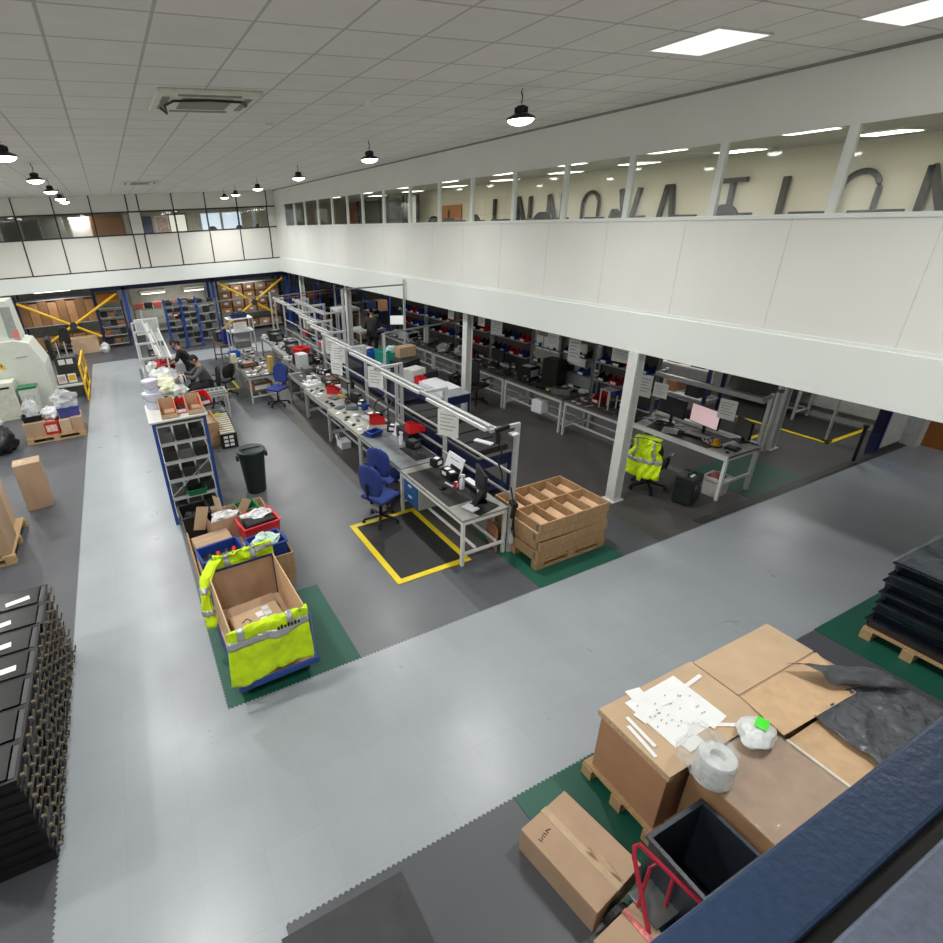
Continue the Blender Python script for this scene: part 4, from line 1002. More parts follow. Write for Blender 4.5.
# blue shelf rack
rk = thing('shelf_rack', 'blue steel shelf rack with stocked shelves at the end of the aisle row', 'rack', (.42, 8.72, 0))
for x in (-.38, .38):
    for y in (-.42, .42): B().box(x-.025, x+.025, y-.025, y+.025, 0, 1.8).build('upright', RACKB, rk)
for k in range(6): B().box(-.40, .40, -.44, .44, .12 + .32*k, .145 + .32*k).build('shelf', LGREY, rk, bevel=.003)
B().bar((-.38, -.43, .5), (.38, -.43, 1.1), .02, .006).build('brace', LGREY, rk)
for k in range(5):
    z = .146 + .32*k; rnd = random.Random(k)
    for j in range(3):
        key = ('shA', 'shB', 'shC')[(k + j) % 3]
        device(key, .2, .36, .16, (BLACKM, DKTOP, BLACK)[(k + j) % 3], (.18 + .24*j, 8.55, z), 0, f'dark parts tray on the blue rack, {ordn[k]} shelf from the floor, {["aisle side","middle","inner"][j]} one', 'tray', 'parts_tray', None, 'dark trays on the blue shelf rack')
tote('gSh', GREENP, .3, .24, .1, (.46, 8.38, .148 + .32), .0, 'small green tray on the second shelf of the blue rack', name='parts_tray', cat='tray')
# rack top board, bins, buckets
tag(B().box(-.46, .42, -.50, .50, 0, .03).build('top_board', WHTOP, loc=(.44, 8.75, 1.80), bevel=.004), 'white board laid across the top of the blue shelf rack', 'board')
for k, x in enumerate((.30, .70)):
    t = thing('picking_bin', f'tan cardboard picking bin on the rack top, {["aisle","inner"][k]} side of the red bins', 'bin', (x, 8.56, 1.831))
    B().prism([(-.25, 0), (.25, 0), (.25, .2), (.05, .2), (-.25, .07)], -.12, -.114, 'x').prism([(-.25, 0), (.25, 0), (.25, .2), (.05, .2), (-.25, .07)], .114, .12, 'x').box(-.114, .114, -.25, .25, 0, .006).box(-.114, .114, .244, .25, 0, .2).box(-.114, .114, -.25, -.244, 0, .07).build('shell', CARD2, t)
    B().box(-.11, .11, -.24, .0, .006, .02).build('contents', COPPER, t)
parts_bin('red', (.50, 8.62, 1.831), 0, 'red bin between the two tan picking bins on the rack top')
parts_bin('red', (.88, 8.86, 1.831), .2, 'red bin at the inner edge of the rack top')
tag(B().tube([(.0, 0, .01), (.06, .02, .06), (.12, .0, .06), (.2, .02, .03), (.26, .1, .02), (.2, .16, .02)], .022, 8).build('red_hose', RED, loc=(.52, 8.85, 1.93), smooth=True), 'red hose curled over the red bins on the rack top', 'hose')
def bucket(lb, x, y, z, r0, r1, h):
    t = thing('bucket', lb, 'bucket', (x, y, z))
    B().lathe(0, 0, [(r0, 0), (r1, h-.03), (r1+.012, h-.03), (r1+.012, h), (r1-.005, h), (r0-.006, .008)], 24).build('tub', LILAC, t, smooth=True)
    B().lathe(0, 0, [(r1-.006, h-.02), (r1+.004, h+.006), (.02, h+.012)], 24).build('lid', LILAC, t, smooth=True)
    B().tube([(r1+.012, 0, h-.04), (r1*.7, -r1*.8, h-.10), (0, -r1*1.08, h-.13), (-r1*.7, -r1*.8, h-.10), (-r1-.012, 0, h-.04)], .004, 6).build('bail', STEEL, t)
bucket('large pale lilac bucket on the rack top behind the tan bins', .14, 9.02, 1.831, .125, .15, .26)
bucket('smaller pale lilac bucket stacked on top of a larger bucket', .14, 9.02, 2.105, .10, .115, .19)
# round black dustbin
t = thing('dustbin', 'tall black round dustbin with ridged lid beside the totes', 'bin', (1.53, 8.86, 0))
B().lathe(0, 0, [(.175, 0), (.235, .76), (.25, .76), (.25, .80), (.235, .80)], 28).build('body', mat('black green plastic', (26, 36, 34), .45), t, smooth=True)
B().lathe(0, 0, [(.258, .79), (.258, .83), (.22, .845), (.21, .838), (.10, .85), (.01, .852)], 28).box(-.17, .17, -.02, .02, .846, .866).build('lid', mat('black green lid', (36, 50, 47), .45), t, smooth=True)
for s in (-1, 1): B().box(s*.26-.02, s*.26+.02, -.05, .05, .66, .74).build('handle', mat('black green plastic', (0, 0, 0)), t)

# ------------------------------------------------------------------ black crates stacked beside the aisle
cr = thing('black_crate', '', 'crate')
g = B(); w, d, h = .60, .345, .122
g.tub(w, d, h, .014, .02, rim=.008)
g.build('shell', BLACK, cr)
for y in (-.09, .09):
    B().box(w/2, w/2+.035, y-.012, y+.012, h*.35, h*.55).bar((w/2+.03, y, h*.45), (w/2+.05, y+.02, h*.95), .02, .006).build('clip', mat('bronze steel clip', (150, 138, 118), .35, .6, .2), cr)
B().box(w/2-.05, w/2-.012, -.15, .15, h-.012, h+.002).build('corner_plate', mat('grey crate rib', (66, 66, 68), .45), cr)
first = True
for r in range(7):
    for l in range(8):
        y = 3.52 + .362*r; z = .006 + .1235*l; top = l == 7
        rnd = random.Random(r*9 + l)
        loc = (-1.74 + rnd.uniform(-.012, .012), y, z)
        if top: lb, gr = f'black plastic crate topping the {ordn[r] if r < 6 else "seventh"} column of the aisle stack from the near end', None
        elif r == 0: lb, gr = f'black plastic crate in the near end column of the aisle stack, {["lowest","second up","third up","fourth up","fifth up","sixth up","seventh up"][l]}', None
        else: lb, gr = 'black plastic crate with bronze clips within the stack along the aisle', 'black crates within the aisle stack'
        if first: o = cr; o.location = loc; o['label'] = lb; first = False
        else: o = dup(cr, loc, 0, lb)
        if gr: o['group'] = gr
        elif 'group' in o: del o['group']
        if top:
            tag(B().box(-.27, .27, -.15, .15, 0, .012).build('crate_lid', mat('dark lid plastic', (22, 22, 24), .3), loc=(loc[0] - .03, y, z + .123)), f'dark glossy lid on the {ordn[r] if r < 6 else "seventh"} crate column from the near end', 'lid')  # flat lid closing the top crate of each column
            if r != 0: tag(B().box(-.11, .11, -.035, .035, 0, .003).build('label_sheet', PAPER, loc=(loc[0] + .05 - .07*(r % 3), y - .04, z + .1355), rz=.05*r - .1), f'white label sheet on top of the {ordn[r] if r < 6 else "seventh"} crate column from the near end', 'label')
# ------------------------------------------------------------------ cartons at the near wall
def packed(nm, lb, x0, x1, y0, y1, z0, z1, m=CARD, rz=0):
    t = thing('cardboard_box', lb, 'box', ((x0+x1)/2, (y0+y1)/2, z0), rz); a, b, h = (x1-x0)/2, (y1-y0)/2, z1-z0
    B().box(-a, a, -b, b, 0, h).build('body', m, t, bevel=.008)
    return t, a, b, h
def flap(t, pts, m=CARD2, nm='flap', th=.006):
    n = len(pts); g = B().add(pts + [(x, y, z + th) for x, y, z in pts], [tuple(range(n))[::-1], tuple(range(n, 2*n))] + [(k, (k+1) % n, n+(k+1) % n, n+k) for k in range(n)])
    return g.build(nm, m, t)
t = thing('cardboard_box', 'long taped carton lying on the green floor edge below the sill', 'box', (2.16, 1.49, 0), .155)
B().box(-.255, .255, -.33, .33, 0, .25).build('body', CARD, t, bevel=.008)
B().box(-.253, -.004, -.328, .328, .25, .256).box(.004, .253, -.328, .328, .25, .256).build('top_flap', CARD, t)
B().box(-.03, .03, -.332, .332, .256, .259).box(-.03, .03, -.333, -.33, .16, .259).build('tape', TAPE, t)
B().grid(lambda u, v: (.01 + .05*u + .03*v, -.05 - .26*v, .262 + .02*math.sin(9*v + 4*u)), 5, 10).build('loose_tape', TAPE, t, smooth=True)
g = B()
for k, (hh, q) in enumerate(((.03, .2), (.022, -.3), (.026, .1), (.03, .4), (.028, 0), (.036, 1.2))):   # smudged, unreadable ink mark
    g.rbox(-.20 + .022*k, .19 + .003*k, .2562, .010, hh, .0005, q)
g.build('smudged_print', mat('carton ink', (70, 54, 42), .8), t)
pallet('wooden pallet under the labelled carton below the sill', 3.32, 1.67, 1.14, .72, 0)
pallet('wooden pallet under the film wrapped carton below the sill', 3.42, .96, .94, .72, 0)
ta, a, b, h = packed('a', 'big brown carton with torn white labels on top, on the pallet below the sill', 2.80, 3.84, 1.37, 1.98, .146, .80, mat('pinkish brown cardboard', (172, 128, 96), .75, 0, .06, 4))
flap(ta, [(-a-.02, -b-.02, h+.001), (a+.03, -b-.02, h+.001), (a+.03, b+.02, h+.001), (-a-.02, b+.02, h+.001)], CARD2, 'top_flap')
B().box(-a-.022, -a+.02, -b-.02, b+.02, h-.05, h+.0).build('rim_fold', mat('raw cardboard edge', (198, 168, 132), .8, 0, .2, 40), ta)
rnd = random.Random(4)
ls = thing('label_sheet', 'stack of white sticker sheets spread over the big carton', 'paper', (3.30, 1.72, .809), .02)
B().box(-.29, .30, -.23, .23, 0, .004).build('sheet', PAPER, ls)
for k in range(10):
    x, y = rnd.uniform(-.3, .28), rnd.choice((-.22, .22, -.1, .1)) + rnd.uniform(-.03, .03)
    B().rbox(x, y, .0045 + .0006*k, rnd.uniform(.10, .26), rnd.uniform(.04, .12), .0006, rnd.uniform(-.2, .2)).build('sticker', PAPER, ls)
g = B()
for k in range(24): g.rbox(rnd.uniform(-.27, .22), rnd.uniform(-.17, .17), .0112, .02, .008, .0006, .3)
g.build('print', PAPERG, ls)
for k, (x, y, r) in enumerate(((-.42, -.06, 1.45), (-.36, .0, 1.5), (.40, .14, .1), (.24, -.24, -.5))):
    tag(B().box(-.14, .14, -.016, .016, 0, .002).build('label_strip', PAPER, loc=(3.26 + x, 1.70 + y, .812), rz=r), f'long white sticker strip on the big carton, {["outer edge","beside the edge one","wall corner","by the plastic bag"][k]}', 'label')
tb, a, b, h = packed('b', 'long brown carton with open flaps behind the labelled carton', 3.88, 4.92, 1.20, 1.98, .0, .80, CARD)
flap(tb, [(-a, -.01, h+.002), (a, -.01, h+.002), (a, b, h+.002), (-a, b, h+.002)], CARD2); flap(tb, [(-a-.1, -b-.02, h+.04), (a-.25, -b-.05, h+.05), (a-.0, -.03, h+.006), (-a, -.03, h+.006)], mat('pale flap', (196, 164, 128), .75))
tc_, a, b, h = packed('c', 'brown carton wrapped in clear film in front of the labelled carton', 2.97, 3.77, .62, 1.33, .146, .80, mat('brown film carton', (160, 124, 92), .6))
flap(tc_, [(-a, -b, h+.002), (a, -b, h+.002), (a, b, h+.002), (-a, b, h+.002)], mat('brown film carton', (0, 0, 0)))
B().grid(lambda u, v: (-a-.005 + (2*a+.01)*u, -b-.005 + (2*b+.01)*v, h + .022 + .016*noise.noise((5*u, 5*v, 1)) + .010*noise.noise((14*u, 11*v, 4))), 44, 36).build('stretch_film', film('stretch film', (214, 208, 200), .26, .06, 1.0, 14), tc_, smooth=True)
td, a, b, h = packed('d', 'carton half covered by black plastic film beside the film wrapped one', 3.79, 5.0, .62, 1.16, .0, .79, CARD)
flap(td, [(-a, -b, h+.002), (-.1, -b, h+.002), (-.1, b, h+.002), (-a, b, h+.002)], mat('pale flap', (0, 0, 0)))
B().bar((-a+.01, -b, h+.012), (-a+.01, b, h+.012), .022, .02).build('edge_strip', mat('pale edge strip', (216, 206, 190), .6), td)
pf = thing('plastic_film', 'crumpled dark plastic film spread over the cartons below the sill', 'film', (4.55, 1.02, .83))
FILMD = film('dark film', (84, 87, 92), .86, .2, 1.0, 20)
B().grid(lambda u, v: (-.46 + .95*u + .06*v + .05*noise.noise((0, 4*v, 2)), -.42 + .58*v + .05*noise.noise((5*u, 0, 7)), .022 + .030*noise.noise((4*u, 4*v, 3)) + .018*noise.noise((11*u, 10*v, 5)) + .010*noise.noise((26*u, 24*v, 9))), 60, 46).build('sheet', FILMD, pf, smooth=True, solid=.003)
B().grid(lambda u, v: (-.02 + .50*u - .08*v, .24 + .30*v - .30*u, .05 + .10*math.sin(PI*(.1+.8*v)) + .03*noise.noise((5*u, 5*v, 2)) - .03*u), 22, 18).build('raised_fold', FILMD, pf, smooth=True, solid=.003)
pb = thing('plastic_bag', 'clear plastic bag holding a white roll on the labelled carton', 'bag', (3.02, 1.22, .832))
B().lathe(0, 0, [(.12, 0), (.125, .02), (.125, .20), (.115, .22), (.05, .222), (.045, .18)], 22).build('white_roll', BAGW, pb, smooth=True)
B().blob(-.01, .06, .16, .17, .18, .17, .22, 26, 18, 12).build('film', film('clear film bag', (232, 235, 236), .20, .12, .9, 22), pb, smooth=True)
pr = thing('film_roll', 'white wrapped roll with a bright green label on the cartons', 'roll', (3.58, 1.27, .832), .3)
B().blob(0, 0, .06, .16, .12, .065, .14, 26, 14, 21).build('wrapping', BAGW, pr, smooth=True)
B().grid(lambda u, v: (-.02 + .11*u, -.05 + .08*v, .137 + .006*math.sin(3*u)), 5, 4).build('green_label', mat('bright green label', (66, 226, 40), .5), pr, solid=.003)
# dark tub, red sack truck, small carton
tb2 = thing('storage_tub', 'large dark grey open tub between the cartons and red hand truck', 'tub', (2.65, .97, 0), .0)
B().tub(.52, .40, .70, .014, .05, rim=.02).build('shell', mat('slate plastic', (40, 46, 56), .4), tb2, bevel=.004)
B().box(-.1, .1, -.235, -.225, .58, .64).build('handle_slot', BLACK, tb2)
sk = thing('hand_truck', 'red tubular hand truck beside the dark grey tub', 'trolley', (2.22, .98, 0), .0)
B().tube([(-.10, -.20, .12), (.0, .16, .66), (.03, .19, .70), (.07, .19, .70), (.20, -.28, .60)], .016, 8).build('frame', REDM, sk, smooth=True)
B().tube([(-.06, .02, .10), (.06, .08, .62), (.1, .08, .64)], .012, 8).tube([(.13, -.05, .10), (.15, -.02, .6)], .012, 8).build('cross_tube', REDM, sk, smooth=True)
B().box(-.02, .22, -.10, .12, .30, .32).build('grey_tray', STEEL, sk)
for y in (-.18, .12): B().cyl((-.08, y-.02, .10), (-.08, y+.02, .10), .10, n=18).build('wheel', RUBBER, sk)
t = thing('cardboard_box', 'small brown carton with red and white strap at the bottom edge', 'box', (2.03, .80, 0), .1)
B().box(-.2, .2, -.24, .24, 0, .30).build('body', CARD, t, bevel=.006); B().box(-.198, .198, -.004, .004, .30, .303).build('seam', CARDD, t)
B().box(.08, .12, -.243, .243, .30, .307).build('strap', mat('red white strap', (214, 120, 116), .5, 0, .5, 30), t); B().box(-.02, .05, .02, .06, .301, .304).build('label', PAPER, t)
tag(B().box(-.47, .47, -.72, .72, 0, .016).cyl((.38, .60, .016), (.38, .60, .018), .02).cyl((.38, .2, .016), (.38, .2, .018), .02).build('rubber_mat', RUBBER, loc=(.49, 1.32, .002), rz=.0, bevel=.004), 'dark square rubber mat on the floor below the sill', 'mat')
# wrapped black trays on a pallet at the hall side
pallet('wooden pallet under the black trays on the hall floor opposite the cartons', 7.3, 1.42, 1.3, .82, 0)
tt = None
for k in range(7):
    nm = ["lowest", "second", "third", "fourth", "fifth", "sixth", "topmost"][k]
    loc = (7.3 + .03*math.sin(k*2.1), 1.42 + .015*math.cos(k*1.7), .146 + .125*k); lb = f'shiny black moulded tray on the pallet, {nm} of its stack'
    if tt is None:
        tt = thing('moulded_tray', lb, 'tray', loc, 0, 'black moulded trays stacked on the pallet')
        B().tub(1.24, .80, .112, .03, .015, rim=.02).build('shell', mat('shiny black film', (26, 33, 43), .2, 0, .3, 12, .25), tt, bevel=.012, smooth=True)
        g = B()
        for i in range(5): g.box(-.52 + .24*i, -.44 + .24*i, -.37, .37, .016, .085)
        g.build('rib', BLACK, tt, bevel=.01)
        for s in (-1, 1): B().box(-.3, .3, s*.422-.006, s*.422+.006, .03, .09).build('grip', BLACK, tt)
    else: dup(tt, loc, .02*math.sin(k*3), lb)
wf = thing('stretch_wrap', 'clear stretch film over the top of the black tray stack', 'film', (7.3, 1.42, 1.02))
B().grid(lambda u, v: (-.64 + 1.28*u, -.42 + .84*v, .012 + .014*math.sin(13*u+5*v) + .012*math.sin(9*v-21*u)), 30, 20).build('sheet', film('wrap film', (150, 160, 168), .3, .1, 1, 16), wf, smooth=True)
# ------------------------------------------------------------------ second row behind the central benches
def blue_trolley(lb, x0, x1, y0, y1, h=.84, top=None, grp='blue sided trolley benches'):
    t = thing('trolley_bench', lb, 'trolley', ((x0+x1)/2, (y0+y1)/2, 0), 0, grp); a, b = (x1-x0)/2, (y1-y0)/2
    B().box(-a, a, -b, b, h-.03, h).build('top', top or mat('pale trolley top', (160, 166, 172), .35, 0, .05), t, bevel=.004)
    B().box(-a+.02, a-.02, -b+.02, -b+.05, h-.22, h-.03).box(-a+.02, a-.02, b-.05, b-.02, h-.22, h-.03).box(-a+.02, -a+.05, -b+.05, b-.05, h-.22, h-.03).box(a-.05, a-.02, -b+.05, b-.05, h-.22, h-.03).build('side_panel', NAVY, t)
    B().box(-a+.03, a-.03, -b+.03, b-.03, .16, .19).build('lower_shelf', NAVY, t)
    for sx in (-1, 1):
        for sy in (-1, 1):
            B().box(sx*(a-.03)-.02, sx*(a-.03)+.02, sy*(b-.03)-.02, sy*(b-.03)+.02, .08, h-.03).build('leg', NAVY, t)
            B().cyl((sx*(a-.03)-.015, sy*(b-.03), .04), (sx*(a-.03)+.015, sy*(b-.03), .04), .04, n=12).build('caster', BLACK, t)
    return t
blue_trolley('navy trolley bench stacked with black trays behind the first central bench', 4.72, 5.42, 6.40, 7.75, top=DKTOP)
blue_trolley('navy trolley bench with black trays behind the second central bench', 4.78, 5.45, 7.85, 9.1, top=DKTOP)
blue_trolley('navy trolley bench with white packs behind the third central bench', 5.70, 6.55, 9.25, 11.2, .9)
blue_trolley('navy trolley bench carrying the teal tub by the slim column', 5.75, 6.6, 11.35, 13.4, .9)
blue_trolley('navy trolley bench beside the white column further along the row', 5.85, 6.6, 13.6, 15.2, .9)
for k in range(3):
    for j in range(2):
        device('foam', .62, .36, .05, BLACKM, (5.07, 6.66 + .41*k, .841 + .052*j), .02*k, f'flat black foam tray on the nearest navy trolley, {ordn[k]} pile, {"lower" if j == 0 else "upper"} tray', 'tray', 'foam_tray', None, 'flat black trays behind the benches')
for k in range(3):
    for j in range(2): device('foam', .62, .36, .05, BLACKM, (5.10, 8.08 + .4*k, .841 + .052*j), -.03*k, f'flat black foam tray on the navy trolley behind the second bench, {ordn[k]} pile, {"lower" if j == 0 else "upper"} tray', 'tray', 'foam_tray', None, 'flat black trays behind the benches')
device('wpk', .1, .34, .03, WPLAS, (5.05, 6.72, .946), .4, 'white tool lying on the black foam trays nearest the walkway', 'tool', 'white_tool')
device('blk2', .5, .3, .28, BLUEP, (4.95, 8.95, .3), 0, 'blue box below the trays behind the second central bench', 'box', 'storage_box')
Z9 = .901
for k, (w, d, h, m, x, y, lb) in enumerate(((.5, .55, .13, WPLAS, 6.1, 9.62, 'flat white moulded pack nearest the column on the trolley bench'), (.45, .5, .1, WPLAS, 6.12, 10.15, 'second flat white moulded pack on the trolley bench'),
      (.4, .36, .3, mat('grey white carton', (198, 200, 196), .6), 5.98, 10.78, 'grey white carton on the trolley bench beside the red bin'), (.5, .4, .16, BLACKM, 6.32, 10.85, 'black case on the trolley bench behind grey white carton'), (.6, .5, .3, BLACKM, 6.2, 11.65, 'big black case between the teal tub and grey white carton'))):
    device(f'tp{k}', w, d, h, m, (x, y, Z9), .1*k, lb, 'box', 'packed_box')
parts_bin('red', (5.98, 10.42, Z9), .2, 'red parts bin in front of the grey white carton on the trolley bench')
parts_bin('red', (6.10, 9.4, .25), .2, 'red parts bin on the lower shelf of the trolley bench with white packs')
def lidfill(t): B().blob(.12, .1, .40, .16, .14, .08, .3, 16, 8, 8).build('pale_bag', mat('pale teal bag', (176, 218, 214), .4), t)
tote('teal', TEAL, .56, .66, .42, (6.12, 12.35, Z9), .1, 'big teal open tub on the trolley bench under the gallery', None, lidfill, None, 'tub', 'storage_tub')
tote('bsm', mat('bright blue plastic', (30, 82, 170), .4), .30, .34, .28, (5.98, 13.15, Z9), .1, 'bright blue box beside the big teal tub')
carton('ctb', .3, .4, .2, (6.1, 13.9, Z9), .2, 'pale carton on the trolley bench beyond the bright blue box', mat('grey white carton', (0, 0, 0)))
carton('brn', .5, .3, .25, (6.35, 11.95, Z9 + .30), .1, 'small brown carton resting behind the teal tub', CARD)
# overhead cable rails on slim posts
def overhead(lb, x0, x1, y, z, red=False, yb=0):
    t = thing('overhead_rail', lb, 'overhead rail', (x0, y, 0), 0, 'overhead cable rails across the hall')
    B().bar((0, 0, 0), (0, 0, z), .05, .05).build('post', ALU, t)
    B().bar((0, 0, z), (x1 - x0, yb, z + .02), .035, .035).build('rail', mat('grey conduit', (128, 130, 130), .4, .3, .06), t)
    B().bar((x1-x0, yb, 0), (x1 - x0, yb, z + .15), .05, .05).build('far_post', ALU, t)
    if red: B().bar((.02, 0, z-.1), (x1 - x0, yb, z-.08), .03, .03).build('red_hose', mat('dull red hose', (150, 70, 58), .5), t)
overhead('grey overhead cable rail from the trolley bench to the gallery benches', 5.43, 8.02, 11.25, 2.0, yb=.2)
overhead('grey overhead cable rail with red hose across the far end of the central row', 5.05, 7.5, 19.4, 2.05, True, .3)
overhead('slim grey overhead rail before the fascia along the middle of the row', 5.15, 6.66, 13.0, 2.86, yb=-.5)
overhead('thin grey overhead rail from the aisle frame across the far aisle', .55, 4.95, 19.6, 2.05)
# frame benches behind the far central row
for k, (x0, x1, y0, y1) in enumerate(((5.4, 6.1, 15.6, 17.3), (5.5, 6.2, 17.5, 19.2))):
    bench(f'steel bench behind the far central row, {ordn[k]} past the column', x0, x1, y0, y1, .8, DKTOP, LGREY, 'steel benches behind the far central row')
    gantry(f'white lighting frame over the {ordn[k]} bench behind the far central row', x1 + .04, x0 + .2, y0, y1, 1.9, (True, True), 'white frames behind the far central row')
    for j in range(4): device('fb', .22, .3, .22, (BLACKM, RED, NAVY, WPLAS)[j] if k == 0 else BLACKM, (x0 + .3, y0 + .3 + .38*j, .801), 0, f'{("black","red","navy","white")[j] if k == 0 else "black"} box on the {ordn[k]} bench behind the far central row, {ordn[j]} along', 'box', f'parts_box') if k == 0 and not j else parts_bin(('black', 'red', 'blue', 'black')[j], (x0 + .3, y0 + .3 + .38*j, .801), PI/2, f'{("black","red","blue","black")[j]} parts bin on the {ordn[k]} bench behind the far central row, {ordn[j]} along')

# ------------------------------------------------------------------ benches under the gallery
def ord_(k): return ['first', 'second', 'third', 'fourth', 'fifth', 'sixth', 'seventh', 'eighth', 'ninth'][k]
GB = [(6.55, 8.03), (8.10, 10.04), (10.09, 11.7), (11.75, 13.4), (13.45, 15.2), (15.3, 17.0)]
for k, (y0, y1) in enumerate(GB):
    bench(f'steel workbench under the gallery, {ord_(k)} along from the white monitor desk', 8.08, 8.86, y0, y1, .78, DKTOP, LGREY, 'workbenches under the long gallery')
    t = thing('shelf_unit', f'grey upright shelf frame behind the {ord_(k)} gallery bench', 'shelf', (8.95, (y0+y1)/2, 0), 0, 'shelf frames behind the gallery benches'); L = (y1 - y0)/2 - .05
    for s in (-1, 1): B().box(-.025, .025, s*L-.025, s*L+.025, 0, 2.15).build('post', STEEL, t)
    for z in (1.12, 1.5): B().box(-.16, .12, -L, L, z, z + .02).build('shelf', LGREY if k != 1 else STEEL, t)
    B().box(-.55, -.49, -L, L, 2.06, 2.12).box(-.52, .0, -L-.02, -L+.02, 2.08, 2.12).box(-.52, 0, L-.02, L+.02, 2.08, 2.12).build('light_arm', LGREY, t)
    B().box(.03, .05, -L, L, .80, 2.0).build('back_board', mat('bay board', (66, 60, 56), .7) if k != 1 else mat('pale board', (158, 160, 156), .7), t)
    cols = (('blue', 'blue', 'red', 'black'), ('blue', 'black', 'blue', 'black'), ('blue', 'red', 'blue', 'black'), ('black', 'red', 'black', 'blue'), ('blue', 'red', 'black', 'blue'), ('blue', 'blue', 'red', 'blue'))[k]
    for j, c in enumerate(cols):
        for q, z in enumerate((1.141, 1.521)):
            cc = c if q == 0 else cols[(j+1) % 4]
            parts_bin(cc, (8.93, y0 + .25 + (y1-y0-.5)*j/3, z), -PI/2, f'{cc} parts bin on the {"lower" if q == 0 else "upper"} shelf behind the {ord_(k)} gallery bench, {ord_(j)} along', 'small bins on the gallery shelves')
    swarm((8.2, 8.75, y0 + .15, y1 - .15), .781, (24, 18, 26, 24, 18, 14)[k], f'on the {ord_(k)} gallery bench', f'on the {ord_(k)} gallery bench', 30 + k, (('part', 'block', 'strip'), ('module', 'block', 'part'), ('strip', 'part', 'module', 'block'), ('scrap', 'strip', 'module'), ('scrap', 'module', 'strip'), ('module', 'strip'))[k])
    swarm((8.55, 8.78, y0 + .1, y1 - .1), .781, 9, f'at the back of the {ord_(k)} gallery bench', f'back of the {ord_(k)} gallery bench', 160 + k, ('dark', 'pale', 'dark', 'stand', 'pale'))
    swarm((8.15, 8.55, y0 + .1, y1 - .1), .781, 8, f'at the front of the {ord_(k)} gallery bench', f'front of the {ord_(k)} gallery bench', 180 + k, ('scrap', 'strip', 'pale', 'module'))
    if k < 5: mess((8.35, y0 + .5, .782), f'loose cables on the {ord_(k)} gallery bench', 40 + k, .16, m=(STEEL if k % 2 == 0 else BLACK))
# distinctive things on those benches
device('pc1', .3, .45, .62, BLACKM, (8.6, 8.95, .781), .1, 'tall black machine tower on the second gallery bench', 'machine', 'machine_tower', BLACK)
B_ = device('pc2', .34, .4, .30, BLACKM, (8.55, 9.75, .781), .1, 'black instrument box with white labels on the second gallery bench', 'instrument', 'instrument', WPLAS)
device('gunb', .2, .42, .12, mat('grey tool body', (120, 122, 120), .5), (8.35, 8.4, .781), .5, 'grey hand tool body lying at the near end of second gallery bench', 'tool', 'power_tool', BLACK)
device('wlb', .14, .12, .15, BLACKM, (8.25, 9.5, .781), .4, 'small black box with white label at the front of second gallery bench', 'box', 'small_box', WPLAS)
t = thing('roll', 'yellow and white tape roll beside the black tower on the second gallery bench', 'tape roll', (8.3, 8.75, .781)); B().lathe(0, 0, [(.03, 0), (.06, 0), (.06, .05), (.03, .05)], 16).build('tape', mat('pale yellow tape', (216, 210, 140), .4), t); B().cyl((0, 0, .0), (0, 0, .05), .03).build('core', CARD, t)
device('wbx', .22, .3, .28, WPLAS, (8.22, 8.9, .24), .1, 'white box resting on the lower rail of the second gallery bench', 'box', 'white_box')
monitor('dark monitor standing on the third gallery bench behind grey parts', (8.6, 11.0, .78), -PI/2, .5, .3, SCREENG)
parts_bin('red', (8.6, 7.55, .79), -PI/2, 'red parts bin on the first gallery bench by a white rack')
t = thing('wire_stand', 'small white stand with blue roll on the first gallery bench', 'stand', (8.45, 7.2, .78), 0)
B().bar((-.12, -.1, 0), (-.12, -.1, .38), .02).bar((-.12, .12, 0), (-.12, .12, .38), .02).bar((.1, -.1, 0), (.1, -.1, .38), .02).bar((.1, .12, 0), (.1, .12, .38), .02).box(-.14, .12, -.12, .14, .38, .395).build('frame', WHITE, t); B().cyl((-.12, -.18, .36), (.06, -.18, .36), .05).build('blue_roll', BLUEP, t)
for k, (y, z, w, h, r) in enumerate(((11.55, 1.92, .3, .3, 0), (10.9, 1.86, .36, .42, .2), (8.9, 1.88, .3, .36, .1), (7.05, 1.9, .42, .3, .1), (13.0, 1.9, .3, .3, 0), (8.25, 1.75, .3, .5, .1))):
    paper((8.42, y, z), -PI/2 + r, f'white notice hung from the light arm of the gallery benches, {ord_(k)} hung', 0, w, h, 'notices hung over the gallery benches')
t = thing('white_board', 'pale notice board behind the second gallery bench', 'board', (8.86, 9.5, 1.35)); B().box(-.02, .02, -.42, .42, -.22, .62).build('board', mat('pale board', (0, 0, 0)), t)
for k in range(3): B().box(-.026, -.02, -.36 + .26*k, -.14 + .26*k, .1, .42).build('sheet', PAPER, t)
device('toolb', .02, .5, .5, PAPER, (8.85, 8.55, 1.3), 0, 'white panel hung with dark tools behind the second gallery bench', 'board', 'tool_board')
# black suitcases and chair
def case(lb, x, y, w, d, h, rz=0):
    def mk():
        t = thing('equipment_case', '', 'case')
        B().box(-w/2, w/2, -d/2, d/2, .02, h).build('shell', mat('black green case', (28, 33, 32), .5), t, bevel=.02)
        B().box(-w/2-.004, w/2+.004, -d/2-.004, d/2+.004, h*.68, h*.70).build('seam', BLACK, t)
        B().tube([(-.09, 0, h), (-.09, 0, h+.035), (.09, 0, h+.035), (.09, 0, h)], .012, 6).build('handle', BLACK, t)
        for s in (-1, 1): B().box(s*w*.3-.025, s*w*.3+.025, -d/2-.012, -d/2, h*.6, h*.78).build('latch', STEEL, t)
        for s in (-1, 1): B().cyl((s*w*.4-.015, d*.3, .025), (s*w*.4+.015, d*.3, .025), .025, n=10).build('wheel', RUBBER, t)
        B().box(-w*.25, w*.1, -.07, -.03, h, h+.004).build('label', PAPER, t)
        return t
    return copyof(f'case{w}{h}', mk, (x, y, 0), rz, lb)
